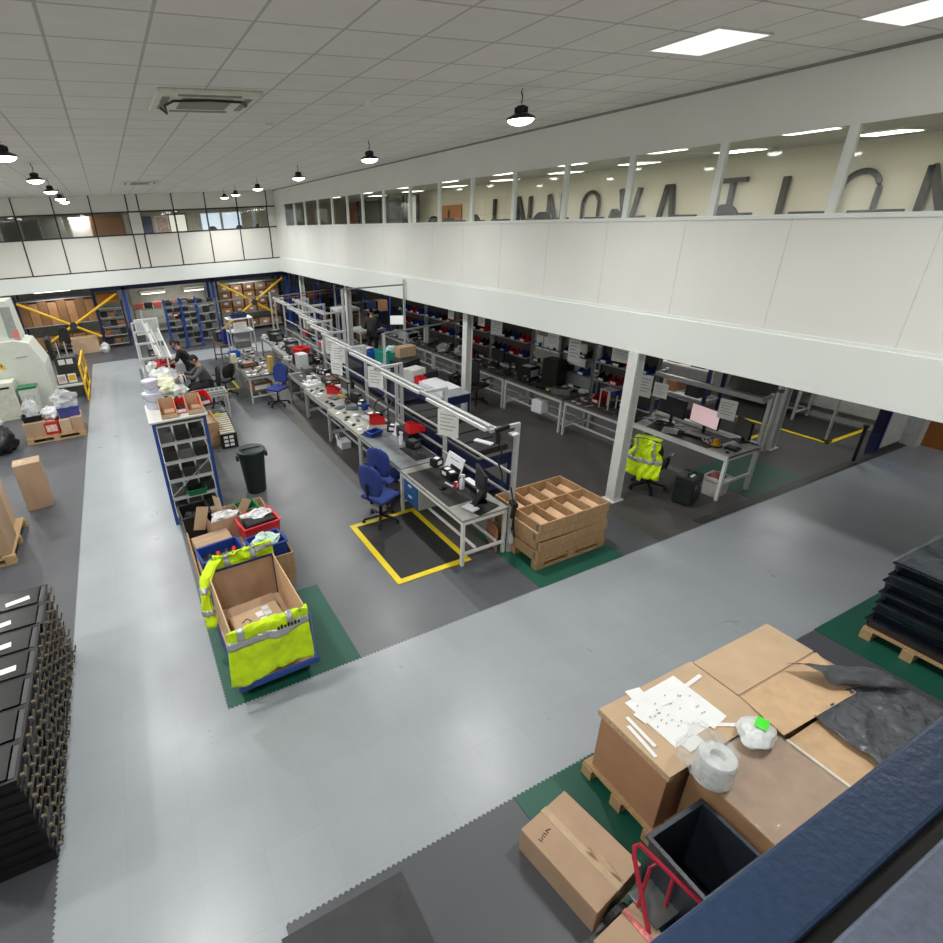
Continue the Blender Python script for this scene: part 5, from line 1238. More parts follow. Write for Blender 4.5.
case('upright black equipment case with white labels on top beside the vest chair', 7.72, 4.78, .36, .30, .50, .25)
case('small black equipment case on the floor below the gallery benches', 7.95, 12.0, .3, .24, .44, .1)
kc = chair_mesh('task_chair', 'black high backed task chair at the third gallery bench', (7.78, 10.75, 0), -PI/2 + .3, BLACKM, arms=True, back=.62)
# white monitor desk
t = bench('white topped desk with monitors at the walkway end of the gallery bay', 8.15, 8.98, 4.52, 6.45, .80, mat('charcoal desk mat top', (62, 62, 62), .5, 0, .1), WHITE, leg=.05, rails=False)
t['category'] = 'desk'; t.name = 'computer_desk'
B().box(-.43, -.40, -.97, .97, .72, .81).box(.33, .415, -.97, .97, .78, .86).box(-.4, .36, -.97, -.60, .80, .815).build('white_edge', WHITE, t, bevel=.004)
B().bar((.37, -.93, 0), (.37, -.93, 1.7), .05, .05).bar((.37, .93, 0), (.37, .93, 1.7), .05, .05).build('rear_post', WHITE, t)
B().box(.06, .12, -.93, .93, 1.62, 1.68).box(.2, .25, -.93, .93, 1.56, 1.61).box(.08, .37, -.95, -.91, 1.62, 1.68).box(.08, .37, .91, .95, 1.62, 1.68).build('light_rail', LGREY, t)
B().bar((-.37, -.93, .3), (.37, -.93, .3), .04, .04).build('end_stretcher', WHITE, t)
monitor('dark framed monitor at the column end of the white desk', (8.72, 6.02, .80), -PI/2 - .1, .58, .34, SCREENG, stand=.14)
monitor('monitor with glowing pink screen in the middle of the white desk', (8.72, 5.38, .80), -PI/2 - .15, .58, .34, SCREEN, stand=.14)
monitor('smaller grey monitor at the walkway end of the white desk', (8.78, 4.75, .86), -PI/2 - .45, .38, .30, mat('grey screen', (92, 92, 88), .3), stand=.08)
device('nbw', .02, .26, .02, BLACK, (8.79, 4.6, .87), 0, 'black cable holder at the rear edge of the white desk', 'holder', 'cable_holder')
def keys(t):
    for r in range(4):
        g = B()
        for k in range(12): g.rbox(-.19 + .034*k, -.05 + .033*r, .022, .027, .026, .008)
        g.build('key', mat('pale key', (176, 178, 178), .5), t)
t = thing('keyboard', 'black keyboard with pale keys in front of the pink screen', 'keyboard', (8.50, 5.30, .816), -PI/2 + .1); B().box(-.22, .22, -.08, .08, 0, .022).build('case', BLACK, t, bevel=.004); keys(t)
t = thing('tape_dispenser', 'yellow round dispenser with black ring at the front of the white desk', 'dispenser', (8.36, 4.88, .816))
B().lathe(0, 0, [(.075, 0), (.08, .03), (.055, .06), (.055, .09), (.06, .10), (.02, .13)], 18).build('body', mat('amber plastic', (236, 168, 12), .4), t, smooth=True); B().lathe(0, 0, [(.09, .0), (.10, .005), (.10, .02), (.085, .02)], 18).build('black_ring', BLACK, t)
device('dbox', .16, .2, .04, BLACK, (8.45, 4.66, .816), .1, 'small black tablet on the white end panel of the desk', 'tablet', 'tablet', STEEL)
tag(B().lathe(0, 0, [(.03, 0), (.03, .012), (.01, .02)], 14).build('knob', BLACK, loc=(8.27, 4.62, .816)), 'round black knob on the white end panel of the desk', 'knob')
flat_paper((8.36, 5.72, .812), .5, 'white sheets lying on the dark desk mat before the pink screen', .3, .25)
flat_paper((8.28, 6.2, .812), .2, 'white paper at the column end of the white desk', .3, .2)
mess((8.45, 5.1, .812), 'white cable looped on the desk beside the yellow dispenser', 61, .12, None, WPLAS)
mess((8.5, 6.0, .812), 'black cable tangle in front of the dark framed monitor', 62, .2)
mess((8.4, 5.5, .812), 'black cable tangle beside the keyboard on the white desk', 63, .12)
swarm((8.25, 8.6, 5.5, 6.35), .812, 10, 'on the white monitor desk', 'on the monitor desk', 64, ('module', 'strip', 'scrap'))
for k, (y, h) in enumerate(((6.3, .4), (5.98, .26), (4.78, .32))): paper((8.25, y, 1.5), -PI/2 + .1, f'white notice hung from the light rail of the white desk, {ordn[k]} from the column', 0, .26, h)
tote('wbin', mat('translucent white bin', (196, 194, 192), .5), .30, .28, .34, (8.36, 4.72, 0), .1, 'whitish waste bin with a red liner under the white desk', None, lambda t: B().blob(0, 0, .33, .12, .11, .05, .3, 14, 8, 4).build('red_liner', mat('dull red liner', (140, 70, 70), .6), t), None, 'bin', 'waste_bin')
vc = chair_mesh('vest_chair', 'black swivel chair with a fluorescent vest over its back by the white column', (7.60, 5.42, 0), -1.25, BLACKM, arms=True, back=.40)
vc.name = 'desk_chair'
vv = thing('safety_vest', 'fluorescent yellow vest with silver bands hung on the black chair back', 'vest', (7.60, 5.42, 0), -1.25)
class Back:
    """vest worn by the chair back: shoulders narrow, hem wide"""
    def __call__(s, u, v):
        w = .20 + .06*min(1, v*3) + .03*v; z = 1.04 - .66*v; a = (u - .5)*2
        w *= 1 - .22*math.exp(-((v-.28)/.12)**2)
        return (a*w, -.345 - .07*(1 - a*a) - .05*v, z - .05*a*a*(v < .2) - (.06 if abs(a) < .12 and v > .9 else 0))
    def normal(s, u, v): return (0, 1, 0)
vest_cloth(vv, Back(), [(0, 1, .52, .62), (.14, .24, 0, .52), (.76, .86, 0, .52)], 12)
B().grid(lambda u, v: (-.20 + .40*u, -.40 + .13*v, 1.04 + .02*math.sin(3.1*u)), 14, 6).build('shoulder', HIVIS, vv, smooth=True, solid=.006)
for s in (-1, 1): B().grid(lambda u, v: (s*(.20 + .05*math.sin(PI*v)), -.36 + .03*u, .95 - .2*v), 4, 10).build('dark_lining', BLACKM, vv, solid=.006)
# bay depth: floor mat, table, pipes, belt post
t = thing('floor_mat', 'dark mat with yellow border deep in the gallery bay', 'mat', (12.75, 6.3, .003)); B().box(-.6, .6, -1.3, 1.3, 0, .012).build('pad', ESD, t); B().box(-.68, -.6, -1.38, 1.3, 0, .011).box(-.68, .68, -1.38, -1.3, 0, .011).build('border', YELT, t)
t = thing('floor_mat', 'second yellow edged mat behind the white column of the bay', 'mat', (11.2, 6.9, .003)); B().box(-.5, .5, -1.0, 1.0, 0, .012).build('pad', ESD, t); B().box(-.58, -.5, -1.08, 1.08, 0, .011).box(-.5, .5, -1.08, -1.0, 0, .011).build('border', YELT, t)
bench('dark bench along the back wall of the gallery bay', 12.8, 13.4, 6.0, 8.0, .8, DKTOP, LGREY); device('bm', .3, .5, .3, BLACKM, (13.05, 6.8, .801), .1, 'dark machine on the back wall bench of the gallery bay', 'machine', 'bench_machine', STEEL)
slab('wall_panel', 'wide pale grey panel on the back wall of the gallery bay', 'panel', 13.46, 5.4, .25, .06, 1.8, 1.5, mat('pale bay panel', (164, 164, 160), .7))
t = thing('standing_post', 'thin white standing post on the yellow edged mat of the bay', 'post', (12.22, 5.05, .016)); B().cyl((0, 0, .01), (.0, 0, 1.15), .025, n=12).build('tube', WHITE, t); B().cyl((0, 0, 0), (0, 0, .012), .1, n=18).build('foot', BLACK, t)
t = thing('barrier_post', 'short dark post standing on the kerb by the walkway', 'post', (11.5, 4.24, .051)); B().cyl((0, 0, 0), (0, 0, .68), .028, n=12).build('tube', BLACK, t); B().cyl((0, 0, .66), (0, 0, .70), .045, n=14).build('cap', BLACK, t)
t = thing('glass_door', 'blue tinted glass door leaf ajar beside the white partition', 'door', (12.1, 4.24, .051)); B().box(-.30, .12, -.006, .006, .05, 2.3).build('pane', GBLUE, t); B().box(.12, .16, -.02, .02, 0, 2.35).build('stile', mat('blue door edge', (0, 0, 0)), t)
t = thing('drain_pipe', 'white round pipe running down beside the third column', 'pipe', (10.72, 5.35, 0)); B().cyl((0, 0, .0), (0, 0, 2.49), .045, n=14).build('tube', WHITE, t); B().cyl((0, 0, 1.2), (0, 0, 1.26), .055, n=14).build('clip', STEEL, t)
# dark racking deeper under the gallery
def bay_rack(lb, x0, x1, y, d, z=2.2, n=4, m=NAVY, grp=None, fill=True, seed=1, rz=0, bm=BLACKM):
    t = thing('storage_rack', lb, 'rack', ((x0+x1)/2, y, 0), rz, grp); a = (x1-x0)/2
    for sx in (-1, 1):
        for sy in (-1, 1): B().box(sx*a-.03, sx*a+.03, sy*d/2-.03, sy*d/2+.03, 0, z).build('upright', m, t)
    zs = [.12 + (z - .35)*k/(n-1) for k in range(n)]
    for q in zs: B().box(-a, a, -d/2, d/2, q, q + .03).build('shelf', LGREY if m is not RACKB else STEEL, t)
    return zs
rnd = random.Random(2)
for k, (x, y) in enumerate(((10.6, 7.4), (10.6, 9.4), (10.6, 11.4), (10.6, 13.4), (10.6, 15.4))):
    zs = bay_rack(f'dark rack standing behind the gallery benches, {ord_(k)} along from the third column', x-.9, x+.9, y, .5, 2.2, 4, NAVY, 'dark racks behind the gallery benches', rz=PI/2)
    for z in zs:
        for j in range(3):
            device(('rA', 'rB', 'rC')[(k+j) % 3], .3, .42, .24, (BLACKM, CARDD, NAVY)[(k+j) % 3], (x, y - .58 + .55*j, z + .031), PI/2, f'dark storage box on the racks behind the gallery benches, rack {ord_(k)} from the column', 'box', 'storage_box', None, f'storage boxes on the {ord_(k)} dark rack')
# ------------------------------------------------------------------ people
def skin_mesh(chains, level=2):
    """one continuous surface grown over joint chains: [(key, (x, y, z), radius, parent key)]"""
    idx = {}; vs = []; es = []; rs = []
    for k, p, r, par in chains:
        idx[k] = len(vs); vs.append(p); rs.append(r if isinstance(r, tuple) else (r, r))
        if par is not None: es.append((idx[par], idx[k]))
    me = bpy.data.meshes.new('tmp'); me.from_pydata(vs, es, []); o = bpy.data.objects.new('tmp', me); COL.objects.link(o)
    o.modifiers.new('skin', 'SKIN'); 
    for i, r in enumerate(rs): me.skin_vertices[0].data[i].radius = r
    me.skin_vertices[0].data[0].use_root = True
    sb = o.modifiers.new('sub', 'SUBSURF'); sb.levels = sb.render_levels = level
    dg = bpy.context.evaluated_depsgraph_get(); out = bpy.data.meshes.new_from_object(o.evaluated_get(dg))
    bpy.data.objects.remove(o); out.materials.clear()
    for p in out.polygons: p.use_smooth = True
    return out
def join_mesh(me, mb):
    bm = bmesh.new(); bm.from_mesh(me); t = mb.mesh('t', smooth=True); bm.from_mesh(t); bm.to_mesh(me); bm.free(); bpy.data.meshes.remove(t); return me
def lerp(a, b, t): return tuple(a[i] + (b[i]-a[i])*t for i in range(3))
def hand(wrist, elbow, curl, side):
    d = (Vector(wrist) - Vector(elbow)).normalized(); s = d.cross(Vector((0, 0, 1)))
    s = (s.normalized() if s.length > .1 else Vector((1, 0, 0)))*side; n = d.cross(s).normalized()
    if n.z > 0: n = -n
    W = Vector(wrist); out = []
    K = W + d*.085
    for i, (o, L) in enumerate(((-.030, .070), (-.010, .080), (.010, .075), (.030, .058))):
        p0 = W + d*.055 + s*o*.8; p1 = K + s*o; p2 = p1 + (d*math.cos(curl*.6) + n*math.sin(curl*.6))*L*.5; p3 = p2 + (d*math.cos(curl*1.5) + n*math.sin(curl*1.5))*L*.5
        out.append([(p0, .011), (p1, .010), (p2, .0085), (p3, .007)])
    p0 = W + d*.03 - s*.02; p1 = W + d*.05 - s*.048; p2 = p1 + d*.035 - s*.018 + n*.012
    out.append([(p0, .013), (p1, .0105), (p2, .008)])
    return out
def person(lb, loc, rz, J, top, legs, hat=None, group=None, sleeve=True):
    """J: joints in metres, figure faces +y"""
    t = thing('person', lb, 'person', loc, rz)
    def limb(a, b, r0, r1, par, n, k):
        return [(f'{k}{i}', lerp(J[a], J[b], (i+1)/n), r0 + (r1-r0)*(i+1)/n, par if i == 0 else f'{k}{i-1}') for i in range(n)]
    ch = [('pel', J['pel'], .115, None), ('wai', lerp(J['pel'], J['che'], .5), .105, 'pel'), ('che', J['che'], .115, 'wai'), ('nec', J['nec'], (.06, .06), 'che'), ('hd', lerp(J['nec'], J['hea'], .5), (.055, .055), 'nec')]
    for s in 'LR':
        ch += [(s+'sh', J[s+'sh'], .065, 'che')] + limb(s+'sh', s+'el', .055, .042, s+'sh', 2, s+'ua') + limb(s+'el', s+'wr', .04, .027, s+'ua1', 2, s+'fa') + [(s+'pa', tuple(Vector(J[s+'wr']) + (Vector(J[s+'wr'])-Vector(J[s+'el'])).normalized()*.06), (.036, .018), s+'fa1')]
        ch += [(s+'hi', J[s+'hi'], .09, 'pel')] + limb(s+'hi', s+'kn', .085, .058, s+'hi', 2, s+'th') + limb(s+'kn', s+'an', .055, .036, s+'th1', 2, s+'ca') + [(s+'to', J[s+'to'], (.045, .03), s+'ca1')]
    body = skin_mesh(ch)
    hd = B(); hc = Vector(J['hea']); f = Vector(J.get('face', (0, 1, 0))).normalized(); sd = f.cross(Vector((0, 0, 1))).normalized(); up = sd.cross(f)
    def P(a, b, c): return tuple(hc + sd*a + f*b + up*c)
    nu, nv = 20, 14; vs = []; fs = []
    for j in range(nv+1):
        th = PI*j/nv
        for i in range(nu):
            a = 2*PI*i/nu; x = .075*math.sin(th)*math.cos(a); y = .095*math.sin(th)*math.sin(a); z = .118*math.cos(th)
            if z < -.03 and y > 0: x *= .86; y *= .95
            vs.append(P(x, y, z))
    for j in range(nv):
        for i in range(nu): fs.append((j*nu+i, (j+1)*nu+i, (j+1)*nu+(i+1) % nu, j*nu+(i+1) % nu))
    hd.add(vs, fs)
    hd.add([P(-.014, .09, -.03), P(.014, .09, -.03), P(0, .12, -.028), P(0, .09, .02)], [(0, 1, 2), (0, 2, 3), (1, 3, 2), (0, 3, 1)])
    for s in (-1, 1): hd.cyl(P(s*.072, -.005, 0), P(s*.088, -.012, .004), .026, .02, 10)
    for s, q in (('L', -1), ('R', 1)):
        for c in hand(J[s+'wr'], J[s+'el'], J.get('curl', .7), -q):
            m2 = skin_mesh([(str(i), tuple(p), r, None if i == 0 else str(i-1)) for i, (p, r) in enumerate(c)], 1)
            bm = bmesh.new(); bm.from_mesh(body); bm.from_mesh(m2); bm.to_mesh(body); bm.free(); bpy.data.meshes.remove(m2)
    join_mesh(body, hd)
    for p in body.polygons: p.use_smooth = True
    body.materials.append(SKIN); bo = bpy.data.objects.new('body', body); COL.objects.link(bo); bo.parent = t
    fe = B()
    for s in (-1, 1): fe.box(s*.03-.011, s*.03+.011, 0, .004, 0, .007)
    fe2 = MB()
    for s in (-1, 1): fe2.add([P(s*.03-.012, .0905, .012), P(s*.03+.012, .0905, .012), P(s*.03+.012, .0885, .022), P(s*.03-.012, .0885, .022)], [(0, 1, 2, 3)])
    fe2.build('eye', BLACK, bo, solid=.002)
    MB().add([P(-.024, .090, -.062), P(.024, .090, -.062), P(.020, .091, -.054), P(-.020, .091, -.054)], [(0, 1, 2, 3)]).build('mouth', mat('lips', (150, 88, 80), .5), bo, solid=.002)
    hr = B(); vs = []; fs = []
    for j in range(9):
        th = (PI*.60)*j/8
        for i in range(nu):
            a = 2*PI*i/nu; fr = max(0, math.sin(a)); tt_ = th*(1 - .38*fr)
            vs.append(P(.083*math.sin(tt_)*math.cos(a), .103*math.sin(tt_)*math.sin(a) - .004, .126*math.cos(tt_)))
    for j in range(8):
        for i in range(nu): fs.append((j*nu+i, (j+1)*nu+i, (j+1)*nu+(i+1) % nu, j*nu+(i+1) % nu))
    hr.add(vs, fs).build('cap' if hat else 'hair', hat or HAIR, t, smooth=True, solid=.006)
    if hat: MB().grid(lambda u, v: P(-.07 + .14*u, .08 + .08*v*(1 - (2*u-1)**2*.6), .045 - .02*v), 8, 5).build('cap_peak', hat, t, smooth=True, solid=.005)
    # clothes: skinned a little fatter than the body
    c2 = [('pel', lerp(J['pel'], J['che'], -.05), .165, None), ('wai', lerp(J['pel'], J['che'], .5), .155, 'pel'), ('che', J['che'], .165, 'wai'), ('nk', lerp(J['che'], J['nec'], .72), .095, 'che')]
    for s in 'LR': c2 += [(s+'sh', J[s+'sh'], .078, 'che')] + limb(s+'sh', s+'el', .068, .055, s+'sh', 2, s+'ua') + ([(s+'c', lerp(J[s+'el'], J[s+'wr'], .45), .05, s+'ua1'), (s+'d', lerp(J[s+'el'], J[s+'wr'], .92), .043, s+'c')] if sleeve else [])
    m = skin_mesh(c2); m.materials.append(top); o = bpy.data.objects.new('sweatshirt' if sleeve else 'shirt', m); COL.objects.link(o); o.parent = t
    c3 = [('pel', J['pel'], .15, None)]
    for s in 'LR': c3 += [(s+'hi', J[s+'hi'], .105, 'pel')] + limb(s+'hi', s+'kn', .098, .074, s+'hi', 2, s+'th') + limb(s+'kn', s+'an', .07, .058, s+'th1', 2, s+'ca')
    m = skin_mesh(c3); m.materials.append(legs); o = bpy.data.objects.new('trousers', m); COL.objects.link(o); o.parent = t
    for s in 'LR':
        a = Vector(J[s+'an']); b = Vector(J[s+'to']); d = (b-a); d.z = 0; d.normalize()
        M = Matrix.Translation((a.x, a.y, 0)) @ Matrix.Rotation(math.atan2(-d.x, d.y), 4, 'Z')
        B().box(-.045, .045, -.07, .19, 0, .075, 0, M).build('shoe', BLACKM, t, bevel=.025, smooth=True)
    return t
person('person in grey sweatshirt and dark cap seated at the bench heaped with bags', (1.62, 14.35, 0), PI/2, dict(
    pel=(0, -.02, .64), che=(0, .07, .95), nec=(0, .13, 1.12), hea=(.0, .20, 1.25), face=(.1, 1, -.35), Lsh=(-.18, .10, 1.02), Rsh=(.18, .10, 1.02), Lel=(-.24, .30, .86), Rel=(.24, .30, .86), Lwr=(-.13, .52, .92), Rwr=(.12, .50, .94),
    Lhi=(-.10, 0, .62), Rhi=(.10, 0, .62), Lkn=(-.13, .40, .58), Rkn=(.13, .40, .58), Lan=(-.13, .36, .09), Ran=(.13, .38, .09), Lto=(-.14, .50, .04), Rto=(.14, .52, .04), curl=.9), GREYCL, DKCL, mat('dark cap', (30, 29, 30), .85)).scale = (1.12, 1.1, 1.08)
person('person in black short sleeves standing and reaching over the white bags', (1.42, 15.55, 0), PI/2 - .15, dict(
    pel=(0, 0, .95), che=(0, .16, 1.28), nec=(0, .27, 1.46), hea=(0, .35, 1.58), face=(0, 1, -.6), Lsh=(-.18, .22, 1.38), Rsh=(.18, .22, 1.38), Lel=(-.22, .36, 1.12), Rel=(.22, .36, 1.12), Lwr=(-.12, .58, 1.06), Rwr=(.12, .60, 1.08),
    Lhi=(-.10, 0, .92), Rhi=(.10, 0, .92), Lkn=(-.11, .03, .50), Rkn=(.11, .03, .50), Lan=(-.12, -.02, .09), Ran=(.12, -.02, .09), Lto=(-.13, .12, .04), Rto=(.13, .12, .04)), mat('black shirt cloth', (26, 25, 27), .9, 0, .15, 30, .2), DKCL, sleeve=False)
person('person in dark grey sweatshirt standing with back turned under the gallery', (7.45, 16.3, 0), -.35, dict(
    pel=(0, 0, .96), che=(0, .03, 1.32), nec=(0, .05, 1.50), hea=(0, .09, 1.63), face=(0, 1, -.35), Lsh=(-.19, .03, 1.42), Rsh=(.19, .03, 1.42), Lel=(-.25, .05, 1.14), Rel=(.26, .06, 1.14), Lwr=(-.17, .28, 1.08), Rwr=(.18, .30, 1.06),
    Lhi=(-.10, 0, .93), Rhi=(.10, 0, .93), Lkn=(-.11, .02, .50), Rkn=(.11, .02, .50), Lan=(-.12, -.03, .09), Ran=(.12, -.03, .09), Lto=(-.13, .11, .04), Rto=(.13, .11, .04)), mat('dark grey sweatshirt', (62, 60, 62), .9, 0, .12, 30, .2), mat('near black trousers', (34, 32, 34), .9))
dup(kc, (1.72, 14.35, 0), PI/2, 'black swivel chair under the seated person in the cap').scale = (1, 1, .9)
dup(vc, (2.22, 15.2, 0), .6, 'dark brown black swivel chair standing empty behind the seated person').scale = (1, 1, .98)

# ------------------------------------------------------------------ aisle row
for k, (y0, y1) in enumerate(((12.9, 14.75), (14.8, 16.6), (16.65, 18.4))):
    bench(f'steel workbench of the aisle row, {ordn[k]} beyond the lilac buckets', .22, 1.0, y0, y1, .80, GREYTOP if k == 0 else DKTOP, LGREY, 'workbenches along the aisle')
    gantry(f'white twin rail frame over the {ordn[k]} bench of the aisle row', .17, .52, y0, y1 + .02, 1.85, (True, True), 'white frames along the aisle', 0)
    if k == 0: continue
    B_ = thing('roller_track', f'white sloping roller track beside the {ordn[k]} aisle frame', 'track', (.80, y0, 0), 0, 'sloping roller tracks along the aisle')
    for dx in (-.10, .10): B().bar((dx, .05, 1.28 + .1*k), (dx, 1.75, 1.38 + .1*k), .035, .05).build('side_rail', WHITE, B_)
    for yy in (.1, 1.7): B().bar((0, yy, .80), (0, yy, 1.28 + .1*k), .04, .04).build('support', WHITE, B_)
    B().box(-.08, .08, .1, 1.7, 1.285 + .1*k, 1.295 + .1*k).build('bed', LGREY, B_)
bench('grey bench under the lilac buckets behind the blue shelf rack', .15, .85, 9.6, 11.2, .80, GREYTOP, LGREY)
bench('narrow bench linking the lilac buckets to the bag covered bench', .22, .95, 11.25, 12.85, .80, WHTOP, LGREY)
t = thing('display_screen', 'white framed screen at the far end of the aisle row', 'screen', (.62, 19.0, 1.0)); B().box(-.36, .36, -.03, .03, .35, .85).build('frame', WHITE, t); B().box(-.32, .32, -.035, -.03, .39, .81).build('screen', mat('pale screen', (190, 196, 196), .3), t); B().bar((0, .05, -1), (0, .05, .6), .05).build('post', ALU, t)
for k, (x, y, z, rx, ry, rz_, m, lb) in enumerate(((.62, 14.9, .92, .34, .30, .20, BAGW, 'large crumpled white bag on the aisle bench near the red cloth'), (.55, 14.2, .90, .28, .26, .17, mat('cream bag', (222, 218, 196), .5, 0, .15, 20, .6), 'cream crumpled bag in the middle of the aisle bench'),
      (.62, 13.6, .88, .24, .22, .15, mat('pale green bag', (206, 212, 176), .5, 0, .2, 20, .6), 'pale green crumpled bag at the near end of aisle bench'), (.92, 14.55, .88, .16, .14, .12, BAGW, 'small white bag before the seated person'), (.85, 13.35, .88, .17, .15, .12, BAGW, 'small white bag by the near corner of the aisle bench'), (.42, 15.6, .95, .25, .22, .2, BAGW, 'white bag behind the red cloth on the aisle row'))):
    tag(B().blob(0, 0, 0, rx, ry, rz_, .26, 24, 14, 50 + k).build('plastic_bag', m, loc=(x, y, z), smooth=True), lb, 'bag', 'crumpled bags on the aisle bench')
tag(B().blob(0, 0, 0, .28, .34, .16, .3, 20, 12, 77).build('red_cloth', mat('dark red cloth', (150, 24, 38), .8, 0, .2, 20, .4), loc=(.68, 15.75, 1.0), smooth=True), 'dark red cloth bundle on the aisle bench before the person in black', 'cloth')
reel('blu', .13, .08, WPLAS, (1.02, 14.15, .81), .3, 'white reel with violet winding in front of the seated person'); B_ = B().cyl((-.03, 0, .13), (.045, 0, .13), .06, n=16); tag(B_.build('winding_spool', mat('violet winding', (78, 70, 150), .5), loc=(1.055, 14.16, .812), rz=.3), 'violet spool inside the white reel by the seated person', 'spool')
tote('grnb', GREENP, .3, .3, .2, (.45, 16.2, .801), 0, 'green bin on the second aisle bench beside the red cloth', name='parts_bin', cat='bin')
for k in range(4): device('dkb', .3, .32, .26, BLACKM, (.6, 15.2 + .95*k, .801), 0, f'black equipment box on the aisle row benches, {ordn[k]} from the viewer', 'box', 'equipment_box', STEEL, 'black boxes on the aisle benches')
swarm((.3, .95, 13.0, 14.6), .801, 10, 'on the bag covered aisle bench', 'on the aisle bench', 81, ('module', 'part', 'strip'))
bench('small steel table with a moulded grey tray before the seated person', 1.02, 1.92, 12.95, 13.5, .76, GREYTOP, LGREY)
t = thing('moulded_tray', 'grey moulded tray with rows of cups on the small steel table', 'tray', (1.47, 13.22, .761)); B().box(-.40, .40, -.2, .2, 0, .03).build('body', mat('grey moulded tray', (128, 134, 132), .5), t, bevel=.006)
for i in range(7): B().rbox(-.33 + .11*i, 0, .03, .07, .16, .012, 0).build('cup', mat('dark cup', (66, 70, 70), .6), t)
# collars and black trays beside the rack
for k in range(3): collar(f'brown pallet collar on the floor beside the blue rack, {["lowest","middle","topmost"][k]} of three', 1.08, 11.9, .004 + .19*k, .56, .95, .188, .02*k, 'small collar stack by the rack', WOOD2)
tag(B().box(-.26, .26, -.45, .45, 0, .02).build('packing_board', CARD, loc=(1.08, 11.9, .44)), 'brown board inside the small collar stack by the rack', 'board')
t = thing('component_tray', 'long black tray box with white squares on its end beside the collars', 'tray', (1.55, 11.95, .004), -.06)
B().tub(.36, 1.6, .34, .015, .0, rim=.004).build('shell', BLACK, t)
for i in range(2):
    for j in range(3): B().box(-.11 + .12*i, -.02 + .12*i, -.806, -.802, .05 + .09*j, .11 + .09*j).build('white_square', PAPER, t)
for i in range(10): B().box(-.16, .16, -.72 + .15*i, -.66 + .15*i, .24, .345).build('divider', mat('cream divider', (196, 190, 170), .6), t)
mess((1.5, 12.5, .36), 'yellow green strap loops on the long black tray box', 88, .12, None, mat('yellow green strap', (190, 196, 70), .5))

# ------------------------------------------------------------------ cluttered tables in the middle aisle
bench('cluttered steel table beside the violet blue chair', 2.66, 3.45, 13.95, 15.6, .76, DKTOP, LGREY)
bench('second cluttered steel table further up the middle aisle', 2.75, 3.6, 15.65, 17.2, .76, DKTOP, LGREY)
swarm((2.72, 3.4, 14.0, 15.5), .761, 22, 'on the cluttered table by the violet blue chair', 'on the cluttered table', 90, ('scrap', 'module', 'part', 'strip'))
swarm((2.8, 3.5, 15.7, 17.1), .761, 18, 'on the second cluttered table', 'on the second cluttered table', 91, ('scrap', 'module', 'block', 'strip'))
device('ctr', .5, .36, .10, BLACKM, (2.95, 15.2, .762), .1, 'black tray of parts at the back of the cluttered table', 'tray', 'sorting_tray', COPPER)
device('clb', .6, .5, .22, CARDD, (3.05, 14.5, .24), .1, 'brown tray of parts on the lower rails of the cluttered table', 'tray', 'lower_tray', PAPER)
device('ylb', .12, .2, .42, mat('ochre board', (176, 150, 70), .6), (3.36, 14.2, .762), .1, 'upright ochre board at the corner of the cluttered table', 'board', 'ochre_board')
tote('bltb', mat('bright blue plastic', (0, 0, 0)), .3, .28, .16, (2.85, 16.6, .762), .1, 'bright blue tray on the second cluttered table', name='parts_tray', cat='tray')
device('crm', .14, .16, .26, mat('cream jug', (214, 208, 172), .5), (2.68, 15.86, .762), .1, 'cream coloured bottle box beside the bright blue tray', 'bottle', 'cream_container')
t = thing('inspection_frame', 'white metal shelf frame with a blue tray at the back of the cluttered tables', 'frame', (3.35, 17.7, 0))
for sx in (-.38, .38):
    for sy in (-.3, .3): B().box(sx-.02, sx+.02, sy-.02, sy+.02, 0, 1.75).build('post', ALU, t)
for z in (.8, 1.35, 1.75): B().box(-.40, .40, -.32, .32, z-.025, z).build('shelf', WHITE if z > 1 else LGREY, t)
paper((3.3, 17.36, 1.52), 0, 'white notice on the front of the white shelf frame', 0, .42, .26)
tote('blf', NAVY, .5, .4, .14, (3.35, 17.7, 1.751), 0, 'navy tray on top of the white shelf frame', name='parts_tray', cat='tray')
device('gtr', .5, .4, .2, mat('grey instrument', (0, 0, 0)), (3.35, 17.7, .801), 0, 'grey instrument inside the white shelf frame', 'instrument', 'instrument', STEEL)
bench('grey steel table with a blue bin near the far cross aisle', 2.7, 3.5, 18.3, 19.9, .80, DKTOP, STEEL)
tote('blbin', mat('royal blue bin', (30, 36, 130), .45), .34, .34, .46, (3.05, 18.6, .801), .1, 'deep royal blue bin on the grey steel table', name='waste_bin', cat='bin')
device('dkm2', .5, .5, .32, BLACKM, (2.98, 19.3, .801), .1, 'dark machine on the grey steel table near the red floor mark', 'machine', 'bench_machine', STEEL)
t = thing('floor_mat', 'dark floor mat with yellow border beside the second cluttered table', 'mat', (2.25, 16.4, .003)); B().box(-.38, .38, -.62, .62, 0, .012).build('pad', RUBBER, t); B().box(-.44, -.38, -.68, .68, 0, .011).box(.38, .44, -.68, .68, 0, .011).box(-.38, .38, -.68, -.62, 0, .011).box(-.38, .38, .62, .68, 0, .011).build('border', YELT, t)

